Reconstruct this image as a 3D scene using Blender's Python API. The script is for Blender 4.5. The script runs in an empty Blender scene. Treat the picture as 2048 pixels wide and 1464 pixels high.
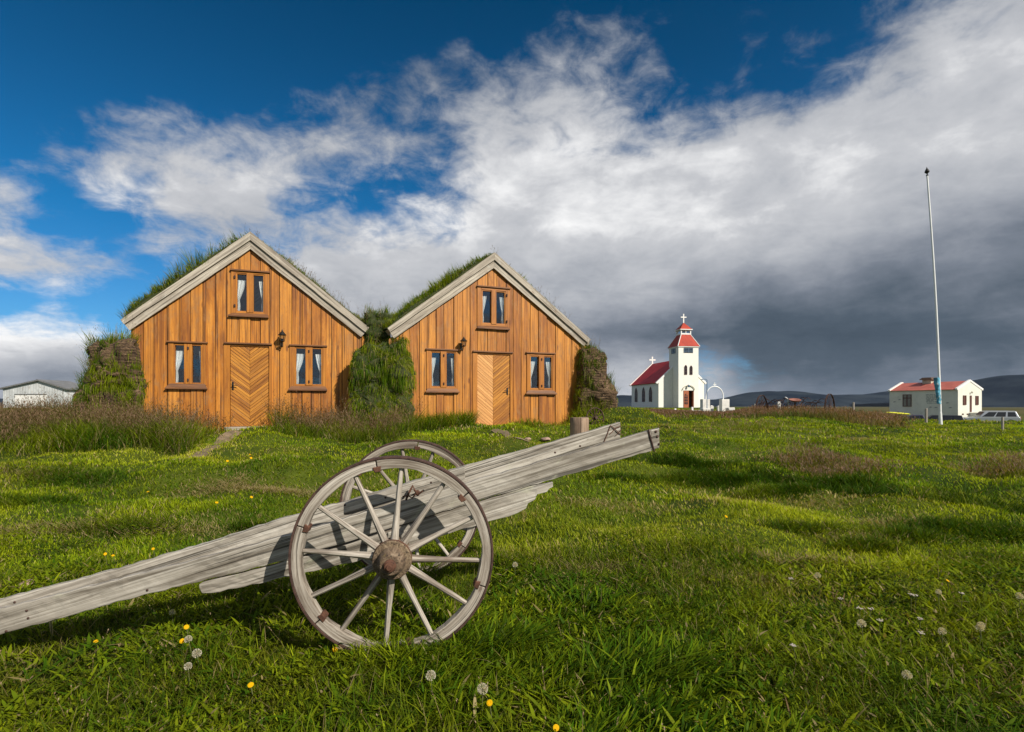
import bpy, bmesh, math, random
import numpy as np
from mathutils import Vector, Matrix, noise as mnoise
random.seed(7)
RNG = np.random.default_rng(11)
sc = bpy.context.scene
COL = sc.collection
R = math.radians

# ------------------------------------------------------------------ camera
F = 1100.0            # focal length in photo pixels (2048 wide)
CH = 1.256            # camera height
cam_d = bpy.data.cameras.new("camera")
cam = bpy.data.objects.new("camera", cam_d)
COL.objects.link(cam)
cam.location = (0, 0, CH)
cam.rotation_euler = (R(90), 0, 0)
cam_d.sensor_width = 36
cam_d.lens = 36 * F / 2048
cam_d.shift_y = 78 / 2048
cam_d.clip_start = 0.05
cam_d.clip_end = 60000
sc.camera = cam

# ------------------------------------------------------------------ sun, sky, exposure
SUN_AZ, SUN_EL = 47, 37        # degrees from straight behind the camera towards its right; elevation
sd = bpy.data.lights.new("sun", 'SUN')
sd.energy = 5.0
sd.angle = R(0.53)
sd.color = (1.0, 0.93, 0.82)
sun = bpy.data.objects.new("sun", sd)
COL.objects.link(sun)
sv = Vector((math.sin(R(SUN_AZ)) * math.cos(R(SUN_EL)), -math.cos(R(SUN_AZ)) * math.cos(R(SUN_EL)), math.sin(R(SUN_EL))))
sun.rotation_euler = sv.to_track_quat('Z', 'Y').to_euler()
sun.location = sv * 50

sc.view_settings.view_transform = 'Standard'
sc.view_settings.look = 'None'
sc.view_settings.exposure = 0.22
sc.view_settings.gamma = 1.0

world = bpy.data.worlds.new("World")
sc.world = world
world.use_nodes = True


class NT:
    """tiny node helper"""
    def __init__(s, nt):
        s.nt = nt
        s.n = nt.nodes
        s.l = nt.links

    def put(s, sock, v):
        if v is None:
            return
        if hasattr(v, 'is_output'):
            s.l.new(v, sock)
        else:
            sock.default_value = v

    def m(s, op, a, b=None, c=None, clamp=False):
        n = s.n.new('ShaderNodeMath')
        n.operation = op
        n.use_clamp = clamp
        for i, v in enumerate((a, b, c)):
            if v is not None:
                s.put(n.inputs[i], v)
        return n.outputs[0]

    def vm(s, op, a, b=None, out=0):
        n = s.n.new('ShaderNodeVectorMath')
        n.operation = op
        s.put(n.inputs[0], a)
        if b is not None:
            s.put(n.inputs[1], b)
        return n.outputs[out]

    def noise(s, vec, scale, detail=4, rough=0.55, dist=0.0, out='Fac'):
        n = s.n.new('ShaderNodeTexNoise')
        s.put(n.inputs['Vector'], vec)
        n.inputs['Scale'].default_value = scale
        n.inputs['Detail'].default_value = detail
        n.inputs['Roughness'].default_value = rough
        n.inputs['Distortion'].default_value = dist
        return n.outputs[out]

    def mix(s, f, a, b, mode='MIX'):
        n = s.n.new('ShaderNodeMix')
        n.data_type = 'RGBA'
        n.blend_type = mode
        n.clamp_factor = True
        s.put(n.inputs[0], f)
        for sock, v in ((n.inputs[6], a), (n.inputs[7], b)):
            if isinstance(v, tuple) and len(v) == 3:
                v = v + (1,)
            s.put(sock, v)
        return n.outputs[2]

    def ss(s, x, lo, hi, a=0.0, b=1.0):
        n = s.n.new('ShaderNodeMapRange')
        n.interpolation_type = 'SMOOTHSTEP'
        s.put(n.inputs[0], x)
        for i, v in enumerate((lo, hi, a, b)):
            n.inputs[i + 1].default_value = v
        return n.outputs[0]

    def ramp(s, f, stops, interp='LINEAR'):
        n = s.n.new('ShaderNodeValToRGB')
        cr = n.color_ramp
        cr.interpolation = interp
        while len(cr.elements) < len(stops):
            cr.elements.new(0.5)
        for e, (p, c) in zip(cr.elements, stops):
            e.position = p
            e.color = tuple(c) + (1,) if len(c) == 3 else c
        s.put(n.inputs[0], f)
        return n.outputs[0]

    def sep(s, v):
        n = s.n.new('ShaderNodeSeparateXYZ')
        s.put(n.inputs[0], v)
        return n.outputs

    def comb(s, x, y, z):
        n = s.n.new('ShaderNodeCombineXYZ')
        for i, v in enumerate((x, y, z)):
            s.put(n.inputs[i], v)
        return n.outputs[0]


def build_world():
    w = NT(world.node_tree)
    bg = w.n['Background']
    sky = w.n.new('ShaderNodeTexSky')
    sky.sky_type = 'NISHITA'
    sky.sun_disc = False
    sky.sun_elevation = R(SUN_EL)
    sky.sun_rotation = R(180 - SUN_AZ)
    sky.air_density = 1.0
    sky.dust_density = 0.3
    sky.ozone_density = 3.0
    tc = w.n.new('ShaderNodeTexCoord')
    d = tc.outputs['Generated']
    # warp the direction a little so that no cloud edge is smooth
    wn = w.noise(d, 3.2, 5, 0.6, 0.4, 'Color')
    wv = w.vm('SUBTRACT', wn, (0.5, 0.5, 0.5))
    wn2 = w.noise(d, 14.0, 4, 0.6, 0.3, 'Color')
    wv2 = w.vm('SUBTRACT', wn2, (0.5, 0.5, 0.5))
    sc1 = w.vm('MULTIPLY', wv, (0.12, 0.0, 0.08))
    sc2 = w.vm('MULTIPLY', wv2, (0.06, 0.0, 0.04))
    x, y, z = w.sep(d)
    yy = w.m('MAXIMUM', y, 0.12)
    u = w.m('DIVIDE', x, yy)
    v = w.m('DIVIDE', z, yy)
    wx, _, wz = w.sep(w.vm('ADD', sc1, sc2))
    # calmer towards the horizon
    calm = w.ss(v, 0.0, 0.5, 0.35, 1.0)
    u2 = w.m('ADD', u, w.m('MULTIPLY', wx, calm))
    v2 = w.m('ADD', v, w.m('MULTIPLY', wz, calm))
    fu = w.m('ADD', w.m('MULTIPLY', u2, F / 2048), 0.5, clamp=True)
    row = w.m('DIVIDE', w.m('SUBTRACT', 810.0, w.m('MULTIPLY', v2, F)), 75.0)
    row = w.m('MINIMUM', w.m('MAXIMUM', row, 0.0), 11.0)
    cov = ["00000000122222578", "00000012244334689", "00000234465224789", "02443455786679999", "14776665888999999", "62699424999999999", "62378567999999999", "88523999999999999", "03159999999999999", "98499999999999999", "99999999999589999", "88888888888788888"]
    bri = ["44444444444444566", "44444445555444577", "44445544566556677", "55665556677667777", "66777666788888777", "77888777888888776", "77777788788877654", "77777787767665443", "88888776666433222", "99999766643211112", "64459666557622333", "65556666679754444"]
    tot = None
    for i in range(12):
        st = []
        for k in range(17):
            st.append((k / 16.0, (int(cov[i][k]) / 9.0, int(bri[i][k]) / 9.0, 0)))
        rc = w.ramp(fu, st, 'EASE')
        wt = w.m('SUBTRACT', 1.0, w.m('ABSOLUTE', w.m('SUBTRACT', row, float(i))), clamp=True)
        cv = w.vm('SCALE', rc)
        w.l.new(wt, cv.node.inputs['Scale'])
        tot = cv if tot is None else w.vm('ADD', tot, cv)
    C, B, _ = w.sep(tot)
    # cloud texture in a flat layer overhead: stretches towards the horizon as real clouds do
    zz = w.m('ADD', w.m('MAXIMUM', z, 0.0), 0.16)
    lx = w.m('DIVIDE', x, zz)
    ly = w.m('DIVIDE', y, zz)
    lay = w.comb(lx, ly, 0.0)
    n1 = w.noise(lay, 1.5, 9, 0.62, 0.5)
    n2 = w.noise(lay, 5.0, 8, 0.66, 0.8)
    nw = w.noise(w.vm('MULTIPLY', d, (1.0, 1.0, 2.2)), 5.0, 8, 0.6, 0.3)
    nf = w.noise(w.vm('MULTIPLY', d, (1.0, 1.0, 1.5)), 16.0, 10, 0.62, 0.35)
    nz = w.m('ADD', w.m('MULTIPLY', w.m('SUBTRACT', n1, 0.5), 0.5), w.m('MULTIPLY', w.m('SUBTRACT', n2, 0.5), 0.55))
    nz = w.m('ADD', nz, w.m('MULTIPLY', w.m('SUBTRACT', nw, 0.5), 0.8))
    nz = w.m('ADD', nz, w.m('MULTIPLY', w.m('SUBTRACT', nf, 0.5), 1.15))
    cc = w.m('ADD', C, w.m('MULTIPLY', nz, w.ss(C, 0.0, 0.35, 0.25, 1.0)))
    cc = w.m('ADD', cc, w.ss(C, 0.88, 1.0, 0.0, 0.30))
    a = w.ss(cc, 0.27, 0.97)
    # to the sides and behind the camera: unseen broken cloud added to grey the skylight
    back = w.ss(y, 0.42, 0.12)
    ab = w.ss(w.m('ADD', n1, w.m('MULTIPLY', w.m('SUBTRACT', n2, 0.5), 0.4)), 0.34, 0.52)
    a = w.m('ADD', w.m('MULTIPLY', a, w.m('SUBTRACT', 1.0, back)), w.m('MULTIPLY', ab, back))
    B = w.m('ADD', w.m('MULTIPLY', B, w.m('SUBTRACT', 1.0, back)), w.m('MULTIPLY', 0.62, back))
    # brightness
    bb = w.m('ADD', B, w.m('MULTIPLY', w.m('SUBTRACT', nw, 0.5), 0.50))
    bb = w.m('ADD', bb, w.m('MULTIPLY', w.m('SUBTRACT', n2, 0.5), 0.16))
    bb = w.m('ADD', bb, w.m('MULTIPLY', w.m('SUBTRACT', nf, 0.5), 0.22))
    cc2 = w.ramp(bb, [(0.0, (0.042, 0.062, 0.086)), (0.2, (0.070, 0.095, 0.126)), (0.42, (0.165, 0.19, 0.232)), (0.62, (0.31, 0.33, 0.37)),
                      (0.84, (0.50, 0.51, 0.535)), (1.0, (0.84, 0.84, 0.84))])
    tint = w.ramp(z, [(0.0, (0.065, 0.095, 0.15)), (0.12, (0.034, 0.086, 0.128)), (0.28, (0.010, 0.078, 0.118)), (0.6, (0.0008, 0.047, 0.070)), (1.0, (0.004, 0.08, 0.10))])
    skyc = w.vm('MULTIPLY', sky.outputs[0], tint)
    # the Background's own strength is 0.1, so the cloud radiances are given ten times up
    cl10 = w.vm('SCALE', cc2)
    cl10.node.inputs['Scale'].default_value = 10.0
    sk10 = w.vm('SCALE', skyc)
    sk10.node.inputs['Scale'].default_value = 6.5
    fin = w.mix(a, sk10, cl10)
    w.l.new(fin, bg.inputs[0])
    bg.inputs[1].default_value = 0.1


build_world()

# ------------------------------------------------------------------ materials


def material(name):
    m = bpy.data.materials.new(name)
    m.use_nodes = True
    t = NT(m.node_tree)
    return m, t, t.n['Principled BSDF']


def setp(b, **k):
    for a, v in k.items():
        b.inputs[a.replace('_', ' ')].default_value = v


def attr(t, name, out='Vector'):
    n = t.n.new('ShaderNodeAttribute')
    n.attribute_name = name
    return n.outputs[out]


def bump(t, b, h, strength=0.5, dist=0.01):
    n = t.n.new('ShaderNodeBump')
    n.inputs['Strength'].default_value = strength
    n.inputs['Distance'].default_value = dist
    t.l.new(h, n.inputs['Height'])
    t.l.new(n.outputs[0], b.inputs['Normal'])


def plain(name, col, rough=0.6, metal=0.0, var=0.12, scale=6.0, bmp=0.15, bdist=0.004, stain=None):
    m, t, b = material(name)
    tc = t.n.new('ShaderNodeTexCoord').outputs['Object']
    n = t.noise(tc, scale, 6, 0.6)
    n2 = t.noise(tc, scale * 7, 4, 0.6)
    f = t.m('ADD', t.m('MULTIPLY', n, 0.7), t.m('MULTIPLY', n2, 0.3))
    dk = tuple(c * (1 - var * 2) for c in col)
    lt = tuple(min(1, c * (1 + var)) for c in col)
    c = t.mix(t.ss(f, 0.3, 0.7), dk, lt)
    if stain:
        s = t.ss(t.noise(tc, scale * 0.8, 6, 0.7, 0.5), 0.55, 0.72)
        c = t.mix(s, c, stain)
    t.l.new(c, b.inputs['Base Color'])
    setp(b, Roughness=rough, Metallic=metal)
    if bmp:
        bump(t, b, n2, bmp, bdist)
    return m


def wood(name, base, light, dark, knot, grain=26.0, rough=0.75, crack=0.5, moss=None, tone_amt=0.5, stain=None):
    """grain runs along x of the 'gco' attribute; 'tone' is a per-board random number"""
    m, t, b = material(name)
    g = attr(t, 'gco')
    tone = attr(t, 'tone', 'Fac')
    st = t.vm('MULTIPLY', g, (0.055, 1.0, 1.0))
    n1 = t.noise(st, grain, 6, 0.65, 0.7)
    n2 = t.noise(t.vm('MULTIPLY', g, (0.25, 1.0, 1.0)), grain * 0.16, 4, 0.6, 0.3)
    f = t.m('ADD', t.m('MULTIPLY', n1, 0.6), t.m('MULTIPLY', n2, 0.4))
    c = t.mix(t.ss(f, 0.38, 0.54), dark, base)
    c = t.mix(t.ss(f, 0.52, 0.68), c, light)
    # broad blotches where boards took the stain or the weather unevenly
    bl = t.noise(t.vm('MULTIPLY', g, (0.5, 1.6, 1.0)), 2.6, 5, 0.7, 0.4)
    c = t.mix(t.m('MULTIPLY', t.ss(bl, 0.50, 0.32), 0.60), c, dark)
    c = t.mix(t.m('MULTIPLY', t.ss(bl, 0.54, 0.72), 0.40), c, light)
    tf = t.m('MULTIPLY', t.m('SUBTRACT', tone, 0.5), tone_amt)
    c = t.mix(t.m('ABSOLUTE', tf), c, t.mix(t.ss(tone, 0.45, 0.55), dark, light))
    # knots
    vo = t.n.new('ShaderNodeTexVoronoi')
    t.put(vo.inputs['Vector'], t.vm('MULTIPLY', g, (0.30, 1.0, 1.0)))
    vo.inputs['Scale'].default_value = grain * 0.28
    vo.inputs['Randomness'].default_value = 1.0
    kn = t.ss(vo.outputs['Distance'], 0.13, 0.05)
    kn2 = t.ss(vo.outputs['Distance'], 0.08, 0.2)
    c = t.mix(t.m('MULTIPLY', kn, 0.75), c, knot)
    # long weather cracks
    ck = t.noise(t.vm('MULTIPLY', g, (0.018, 1.0, 1.0)), grain * 1.6, 3, 0.5, 0.2)
    cr = t.ss(ck, 0.41, 0.35)
    c = t.mix(t.m('MULTIPLY', cr, crack), c, tuple(x * 0.22 for x in dark))
    if moss:
        s = t.ss(t.noise(g, 5.0, 6, 0.7, 0.6), 0.58, 0.70)
        c = t.mix(t.m('MULTIPLY', s, 0.5), c, moss)
    if stain:
        sn = t.noise(t.vm('MULTIPLY', g, (0.45, 1.2, 1.0)), 4.5, 6, 0.72, 0.6)
        c = t.mix(t.m('MULTIPLY', t.ss(sn, 0.50, 0.66), 0.55), c, stain)
    # close parallel weather lines
    ln = t.noise(t.vm('MULTIPLY', g, (0.008, 1.0, 1.0)), grain * 3.2, 4, 0.6, 0.15)
    c = t.mix(t.m('MULTIPLY', t.ss(ln, 0.50, 0.36), 0.62), c, dark)
    c = t.mix(t.m('MULTIPLY', t.ss(ln, 0.54, 0.66), 0.35), c, light)
    # fine dark flecks and splinters
    fl = t.noise(t.vm('MULTIPLY', g, (0.12, 1.0, 1.0)), grain * 4.0, 3, 0.7, 0.5)
    c = t.mix(t.m('MULTIPLY', t.ss(fl, 0.42, 0.30), 0.6), c, dark)
    t.l.new(c, b.inputs['Base Color'])
    setp(b, Roughness=rough)
    h = t.m('SUBTRACT', f, t.m('MULTIPLY', cr, 0.8))
    bump(t, b, h, 0.7, 0.004)
    return m


M = {}
M['orange'] = wood('orange_stained_pine', (0.46, 0.158, 0.008), (0.66, 0.28, 0.036), (0.19, 0.056, 0.005), (0.12, 0.03, 0.005), 15.0, 0.6, 0.7, None, 0.95, (0.30, 0.155, 0.055))
M['door'] = wood('golden_door_boards', (0.44, 0.165, 0.012), (0.62, 0.275, 0.034), (0.20, 0.065, 0.008), (0.2, 0.07, 0.012), 20.0, 0.6, 0.4, None, 0.9)
M['door_pale'] = wood('paler_door_boards', (0.66, 0.325, 0.10), (0.74, 0.41, 0.15), (0.46, 0.20, 0.055), (0.3, 0.12, 0.04), 18.0, 0.6, 0.3, None, 0.6)
M['frame'] = wood('varnished_frame_wood', (0.42, 0.150, 0.010), (0.54, 0.22, 0.024), (0.24, 0.075, 0.008), (0.2, 0.06, 0.01), 22.0, 0.5, 0.2, None, 0.5)
M['sill'] = wood('dark_drip_board', (0.19, 0.072, 0.018), (0.28, 0.12, 0.035), (0.09, 0.035, 0.012), (0.06, 0.02, 0.01), 22.0, 0.6, 0.2, None, 0.4)
M['barge'] = wood('weathered_bargeboard', (0.42, 0.37, 0.30), (0.60, 0.55, 0.46), (0.20, 0.165, 0.13), (0.22, 0.13, 0.08), 20.0, 0.85, 0.6, (0.5, 0.5, 0.46), 0.5)
M['grey'] = wood('silver_weathered_wood', (0.39, 0.355, 0.30), (0.62, 0.585, 0.515), (0.12, 0.10, 0.075), (0.08, 0.05, 0.035), 30.0, 0.85, 0.75, (0.42, 0.42, 0.30), 0.5)
M['greyw'] = wood('grey_wheel_wood', (0.38, 0.335, 0.275), (0.60, 0.55, 0.48), (0.12, 0.09, 0.065), (0.12, 0.07, 0.05), 40.0, 0.85, 0.65, (0.36, 0.30, 0.24), 0.4)
M['hub'] = wood('mossy_hub_wood', (0.15, 0.10, 0.06), (0.28, 0.21, 0.14), (0.05, 0.03, 0.018), (0.05, 0.03, 0.02), 50.0, 0.85, 0.8, (0.30, 0.22, 0.05), 0.5)
M['hubring'] = wood('pale_hub_collar_wood', (0.19, 0.135, 0.08), (0.34, 0.26, 0.17), (0.07, 0.042, 0.025), (0.08, 0.05, 0.03), 60.0, 0.9, 0.8, (0.34, 0.24, 0.05), 0.5)
M['stump'] = wood('split_post_wood', (0.36, 0.25, 0.17), (0.50, 0.40, 0.30), (0.14, 0.09, 0.06), (0.08, 0.05, 0.04), 22.0, 0.9, 0.9, None, 0.3)
M['post'] = wood('fence_post_wood', (0.36, 0.32, 0.27), (0.48, 0.44, 0.38), (0.2, 0.17, 0.14), (0.1, 0.07, 0.05), 24.0, 0.9, 0.6)
M['rust'] = plain('rusty_iron', (0.12, 0.052, 0.03), 0.8, 0.25, 0.3, 30, 0.5, 0.002)
M['rustdark'] = plain('dark_rusty_tyre', (0.085, 0.045, 0.034), 0.75, 0.3, 0.3, 25, 0.5, 0.002)
M['rustpink'] = plain('sun_bleached_rust', (0.27, 0.11, 0.08), 0.8, 0.1, 0.2, 8, 0.3)
M['darkmetal'] = plain('blackened_metal', (0.03, 0.028, 0.026), 0.5, 0.6, 0.2, 30, 0.2)
M['brass'] = plain('lantern_metal', (0.09, 0.07, 0.05), 0.45, 0.7, 0.2, 30, 0.2)
M['white'] = plain('white_plaster', (0.80, 0.78, 0.71), 0.75, 0, 0.03, 2.5, 0.2, 0.01)
M['whitetrim'] = plain('white_paint', (0.82, 0.80, 0.76), 0.55, 0, 0.03, 4, 0.05)
M['farwhite'] = plain('outbuilding_plaster', (0.72, 0.71, 0.62), 0.8, 0, 0.05, 1.2, 0.2, 0.01, (0.60, 0.60, 0.52))
M['farwhite2'] = plain('whitewashed_concrete', (0.70, 0.68, 0.63), 0.85, 0, 0.1, 2.0, 0.3, 0.02, (0.45, 0.42, 0.36))
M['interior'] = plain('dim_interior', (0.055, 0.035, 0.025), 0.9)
M['curtain'] = plain('white_cotton', (0.80, 0.80, 0.77), 0.9, 0, 0.03, 12, 0.1)
M['window_dark'] = plain('dark_window_glass', (0.02, 0.022, 0.025), 0.12, 0, 0.1, 3, 0)
M['doorred'] = plain('reddish_church_door', (0.36, 0.10, 0.035), 0.55, 0, 0.1, 4)
M['brownwin'] = plain('brown_window_frame', (0.10, 0.035, 0.025), 0.6)
M['stone'] = plain('pinkish_stone', (0.34, 0.23, 0.17), 0.9, 0, 0.2, 18, 0.6, 0.01)
M['cyan'] = plain('blue_white_cloth', (0.10, 0.36, 0.50), 0.8, 0, 0.3, 9, 0.2, 0.01, (0.7, 0.75, 0.78))
M['polewhite'] = plain('white_pole_paint', (0.78, 0.79, 0.78), 0.4, 0, 0.04, 3, 0.05)
M['bluegrey'] = plain('blue_grey_paint', (0.10, 0.17, 0.26), 0.6)
M['chimney'] = plain('chimney_render', (0.50, 0.46, 0.36), 0.85, 0, 0.15, 4)
M['brown'] = plain('brown_capping', (0.10, 0.055, 0.03), 0.8)
M['silver'] = plain('silver_car_paint', (0.42, 0.44, 0.46), 0.3, 0.6, 0.03, 1)
M['blackcar'] = plain('black_car_paint', (0.012, 0.014, 0.02), 0.3, 0.2, 0.1, 1)
M['bluecar'] = plain('dusky_blue_paint', (0.05, 0.045, 0.10), 0.35, 0.2, 0.1, 1)
M['tyre'] = plain('black_rubber', (0.02, 0.02, 0.02), 0.9)
M['redlamp'] = plain('red_lamp_plastic', (0.45, 0.02, 0.015), 0.3, 0, 0.02, 3)
M['yellow'] = plain('yellow_plastic', (0.72, 0.72, 0.03), 0.4, 0, 0.05, 3)
M['text'] = plain('faded_lettering_paint', (0.26, 0.27, 0.26), 0.8)
M['dirt'] = plain('trodden_earth', (0.20, 0.145, 0.09), 0.95, 0, 0.25, 5, 0.6, 0.02, (0.09, 0.10, 0.035))


def make_glass():
    m, t, b = material('window_glass')
    t.n.remove(b)
    gl = t.n.new('ShaderNodeBsdfGlossy')
    gl.inputs['Roughness'].default_value = 0.03
    gl.inputs['Color'].default_value = (0.9, 0.95, 1, 1)
    tr = t.n.new('ShaderNodeBsdfTransparent')
    tr.inputs['Color'].default_value = (0.90, 0.92, 0.93, 1)
    lw = t.n.new('ShaderNodeLayerWeight')
    lw.inputs[0].default_value = 0.5
    refl = t.m('ADD', 0.07, t.m('MULTIPLY', t.m('POWER', lw.outputs['Facing'], 3.0), 0.7))
    tc = t.n.new('ShaderNodeTexCoord').outputs['Object']
    bn = t.n.new('ShaderNodeBump')
    bn.inputs['Strength'].default_value = 0.08
    bn.inputs['Distance'].default_value = 0.02
    t.l.new(t.noise(tc, 3.0, 2), bn.inputs['Height'])
    t.l.new(bn.outputs[0], gl.inputs['Normal'])
    mx = t.n.new('ShaderNodeMixShader')
    t.l.new(refl, mx.inputs[0])
    t.l.new(tr.outputs[0], mx.inputs[1])
    t.l.new(gl.outputs[0], mx.inputs[2])
    t.l.new(mx.outputs[0], t.n['Material Output'].inputs[0])
    return m


M['glass'] = make_glass()


def make_roofmetal(name, col):
    m, t, b = material(name)
    g = attr(t, 'gco')
    gx, gy, gz = t.sep(g)
    wv = t.m('SINE', t.m('MULTIPLY', gy, 2 * math.pi / 0.18))
    n = t.noise(g, 1.2, 6, 0.65)
    c = t.mix(t.ss(n, 0.35, 0.7), tuple(x * 0.75 for x in col), col)
    t.l.new(c, b.inputs['Base Color'])
    setp(b, Roughness=0.6)
    b.inputs['Specular IOR Level'].default_value = 0.25
    bump(t, b, wv, 0.5, 0.02)
    return m


M['redroof'] = make_roofmetal('red_corrugated_roof', (0.52, 0.020, 0.024))
M['redtower'] = make_roofmetal('red_tower_roof', (0.44, 0.06, 0.035))
M['paleredroof'] = make_roofmetal('faded_red_corrugated_roof', (0.55, 0.16, 0.12))
M['shedwall'] = make_roofmetal('pale_corrugated_wall', (0.62, 0.64, 0.64))
M['shedroof'] = make_roofmetal('dark_shed_roof', (0.20, 0.20, 0.20))


def make_turf():
    m, t, b = material('layered_turf_wall')
    tc = t.n.new('ShaderNodeTexCoord').outputs['Object']
    x, y, z = t.sep(tc)
    wob = t.noise(tc, 1.6, 4, 0.6)
    zz = t.m('ADD', z, t.m('MULTIPLY', wob, 0.10))
    zz = t.m('ADD', zz, t.m('MULTIPLY', t.noise(t.vm('MULTIPLY', tc, (1, 1, 0.3)), 4.0, 4, 0.6), 0.09))
    band = t.m('SINE', t.m('MULTIPLY', zz, 2 * math.pi / 0.066))
    bw = t.ss(t.noise(tc, 2.2, 4, 0.6), 0.36, 0.58)
    band = t.m('SUBTRACT', t.m('MULTIPLY', t.m('ADD', band, 1.0), t.m('ADD', 0.15, t.m('MULTIPLY', bw, 0.85))), 1.0)
    band = t.m('ADD', t.m('MULTIPLY', t.m('SUBTRACT', 1.0, bw), 0.6), band)
    n = t.noise(t.vm('MULTIPLY', tc, (1, 1, 3.2)), 5, 8, 0.7)
    n2 = t.noise(t.vm('MULTIPLY', tc, (1, 1, 2.0)), 22, 5, 0.65)
    c = t.ramp(t.m('ADD', t.m('MULTIPLY', n, 0.6), t.m('MULTIPLY', n2, 0.4)),
               [(0.34, (0.022, 0.014, 0.008)), (0.46, (0.085, 0.050, 0.025)), (0.55, (0.17, 0.105, 0.055)), (0.68, (0.38, 0.26, 0.16))])
    c = t.mix(t.m('MULTIPLY', t.ss(band, -0.4, -0.95), 0.75), c, (0.035, 0.02, 0.012))
    t.l.new(c, b.inputs['Base Color'])
    setp(b, Roughness=0.95)
    h = t.m('ADD', t.m('MULTIPLY', band, 0.22), t.m('MULTIPLY', t.m('ADD', n, n2), 1.4))
    bump(t, b, h, 1.0, 0.035)
    return m


M['turf'] = make_turf()


def make_sod():
    m, t, b = material('dark_grown_over_sod')
    tc = t.n.new('ShaderNodeTexCoord').outputs['Object']
    n = t.noise(tc, 6, 7, 0.7)
    n2 = t.noise(tc, 30, 4, 0.7)
    c = t.ramp(t.m('ADD', t.m('MULTIPLY', n, 0.6), t.m('MULTIPLY', n2, 0.4)), [(0.3, (0.018, 0.020, 0.006)), (0.5, (0.035, 0.048, 0.010)), (0.62, (0.07, 0.065, 0.022)), (0.75, (0.13, 0.09, 0.05))])
    t.l.new(c, b.inputs['Base Color'])
    setp(b, Roughness=1.0)
    bump(t, b, n, 1.0, 0.05)
    return m


M['sod'] = make_sod()


def make_blade(name, trans=0.38, sat=1.0, rough=0.6, spec=0.08):
    m, t, b = material(name)
    c = attr(t, 'bcol', 'Color')
    t.l.new(c, b.inputs['Base Color'])
    setp(b, Roughness=rough)
    b.inputs['Specular IOR Level'].default_value = spec
    tr = t.n.new('ShaderNodeBsdfTranslucent')
    t.l.new(t.mix(1.0, c, (1.35, 1.25, 0.35), 'MULTIPLY'), tr.inputs['Color'])
    mx = t.n.new('ShaderNodeMixShader')
    mx.inputs[0].default_value = trans
    t.l.new(b.outputs[0], mx.inputs[1])
    t.l.new(tr.outputs[0], mx.inputs[2])
    t.l.new(mx.outputs[0], t.n['Material Output'].inputs[0])
    return m


M['blade'] = make_blade('grass_blades')
M['fluff'] = make_blade('seed_fluff', 0.4, 1, 0.8, 0.0)


def make_ground():
    m, t, b = material('meadow_ground')
    geo = t.n.new('ShaderNodeNewGeometry').outputs['Position']
    n = t.noise(geo, 0.45, 6, 0.65, 0.4)
    n2 = t.noise(geo, 5.0, 6, 0.7)
    n3 = t.noise(geo, 0.02, 5, 0.6)
    n4 = t.noise(geo, 40.0, 4, 0.7)
    c = t.mix(t.ss(n, 0.38, 0.62), (0.026, 0.045, 0.005), (0.085, 0.110, 0.010))
    c = t.mix(t.m('MULTIPLY', t.ss(n2, 0.55, 0.72), 0.6), c, (0.13, 0.105, 0.04))
    c = t.mix(t.m('MULTIPLY', t.ss(n4, 0.5, 0.3), 0.6), c, (0.018, 0.022, 0.006))
    # the plain beyond: straw and heath
    d = t.vm('LENGTH', geo, out=1)
    far = t.mix(t.ss(n3, 0.4, 0.62), (0.10, 0.085, 0.035), (0.060, 0.062, 0.020))
    c = t.mix(t.ss(d, 60.0, 160.0), c, far)
    t.l.new(c, b.inputs['Base Color'])
    setp(b, Roughness=1.0)
    b.inputs['Specular IOR Level'].default_value = 0.1
    bump(t, b, n4, 0.8, 0.02)
    return m


M['ground'] = make_ground()


def make_hill():
    m, t, b = material('cloud_dimmed_heath_hill')
    geo = t.n.new('ShaderNodeNewGeometry').outputs['Position']
    n = t.noise(geo, 0.0025, 8, 0.62)
    c = t.mix(t.ss(n, 0.38, 0.62), (0.010, 0.016, 0.026), (0.030, 0.040, 0.050))  # dark bluish tone paints cloud shadow and distance into the heath
    t.l.new(c, b.inputs['Base Color'])
    setp(b, Roughness=1.0)
    b.inputs['Specular IOR Level'].default_value = 0.0
    bump(t, b, n, 0.25, 20.0)
    return m


M['hill'] = make_hill()

# ------------------------------------------------------------------ object helpers
ALL = []


def tag(o, label=None, cat=None, group=None, kind=None):
    if label:
        o['label'] = label
    if cat:
        o['category'] = cat
    if group:
        o['group'] = group
    if kind:
        o['kind'] = kind
    return o


def empty(name, loc=(0, 0, 0), rz=0.0, label=None, cat=None, group=None, rot=None):
    o = bpy.data.objects.new(name, None)
    COL.objects.link(o)
    mat = Matrix.Translation(loc) @ (Matrix.Rotation(rz, 4, 'Z') if rot is None else rot)
    o.matrix_world = mat
    o.empty_display_size = 0.3
    tag(o, label, cat, group)
    return o


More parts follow.
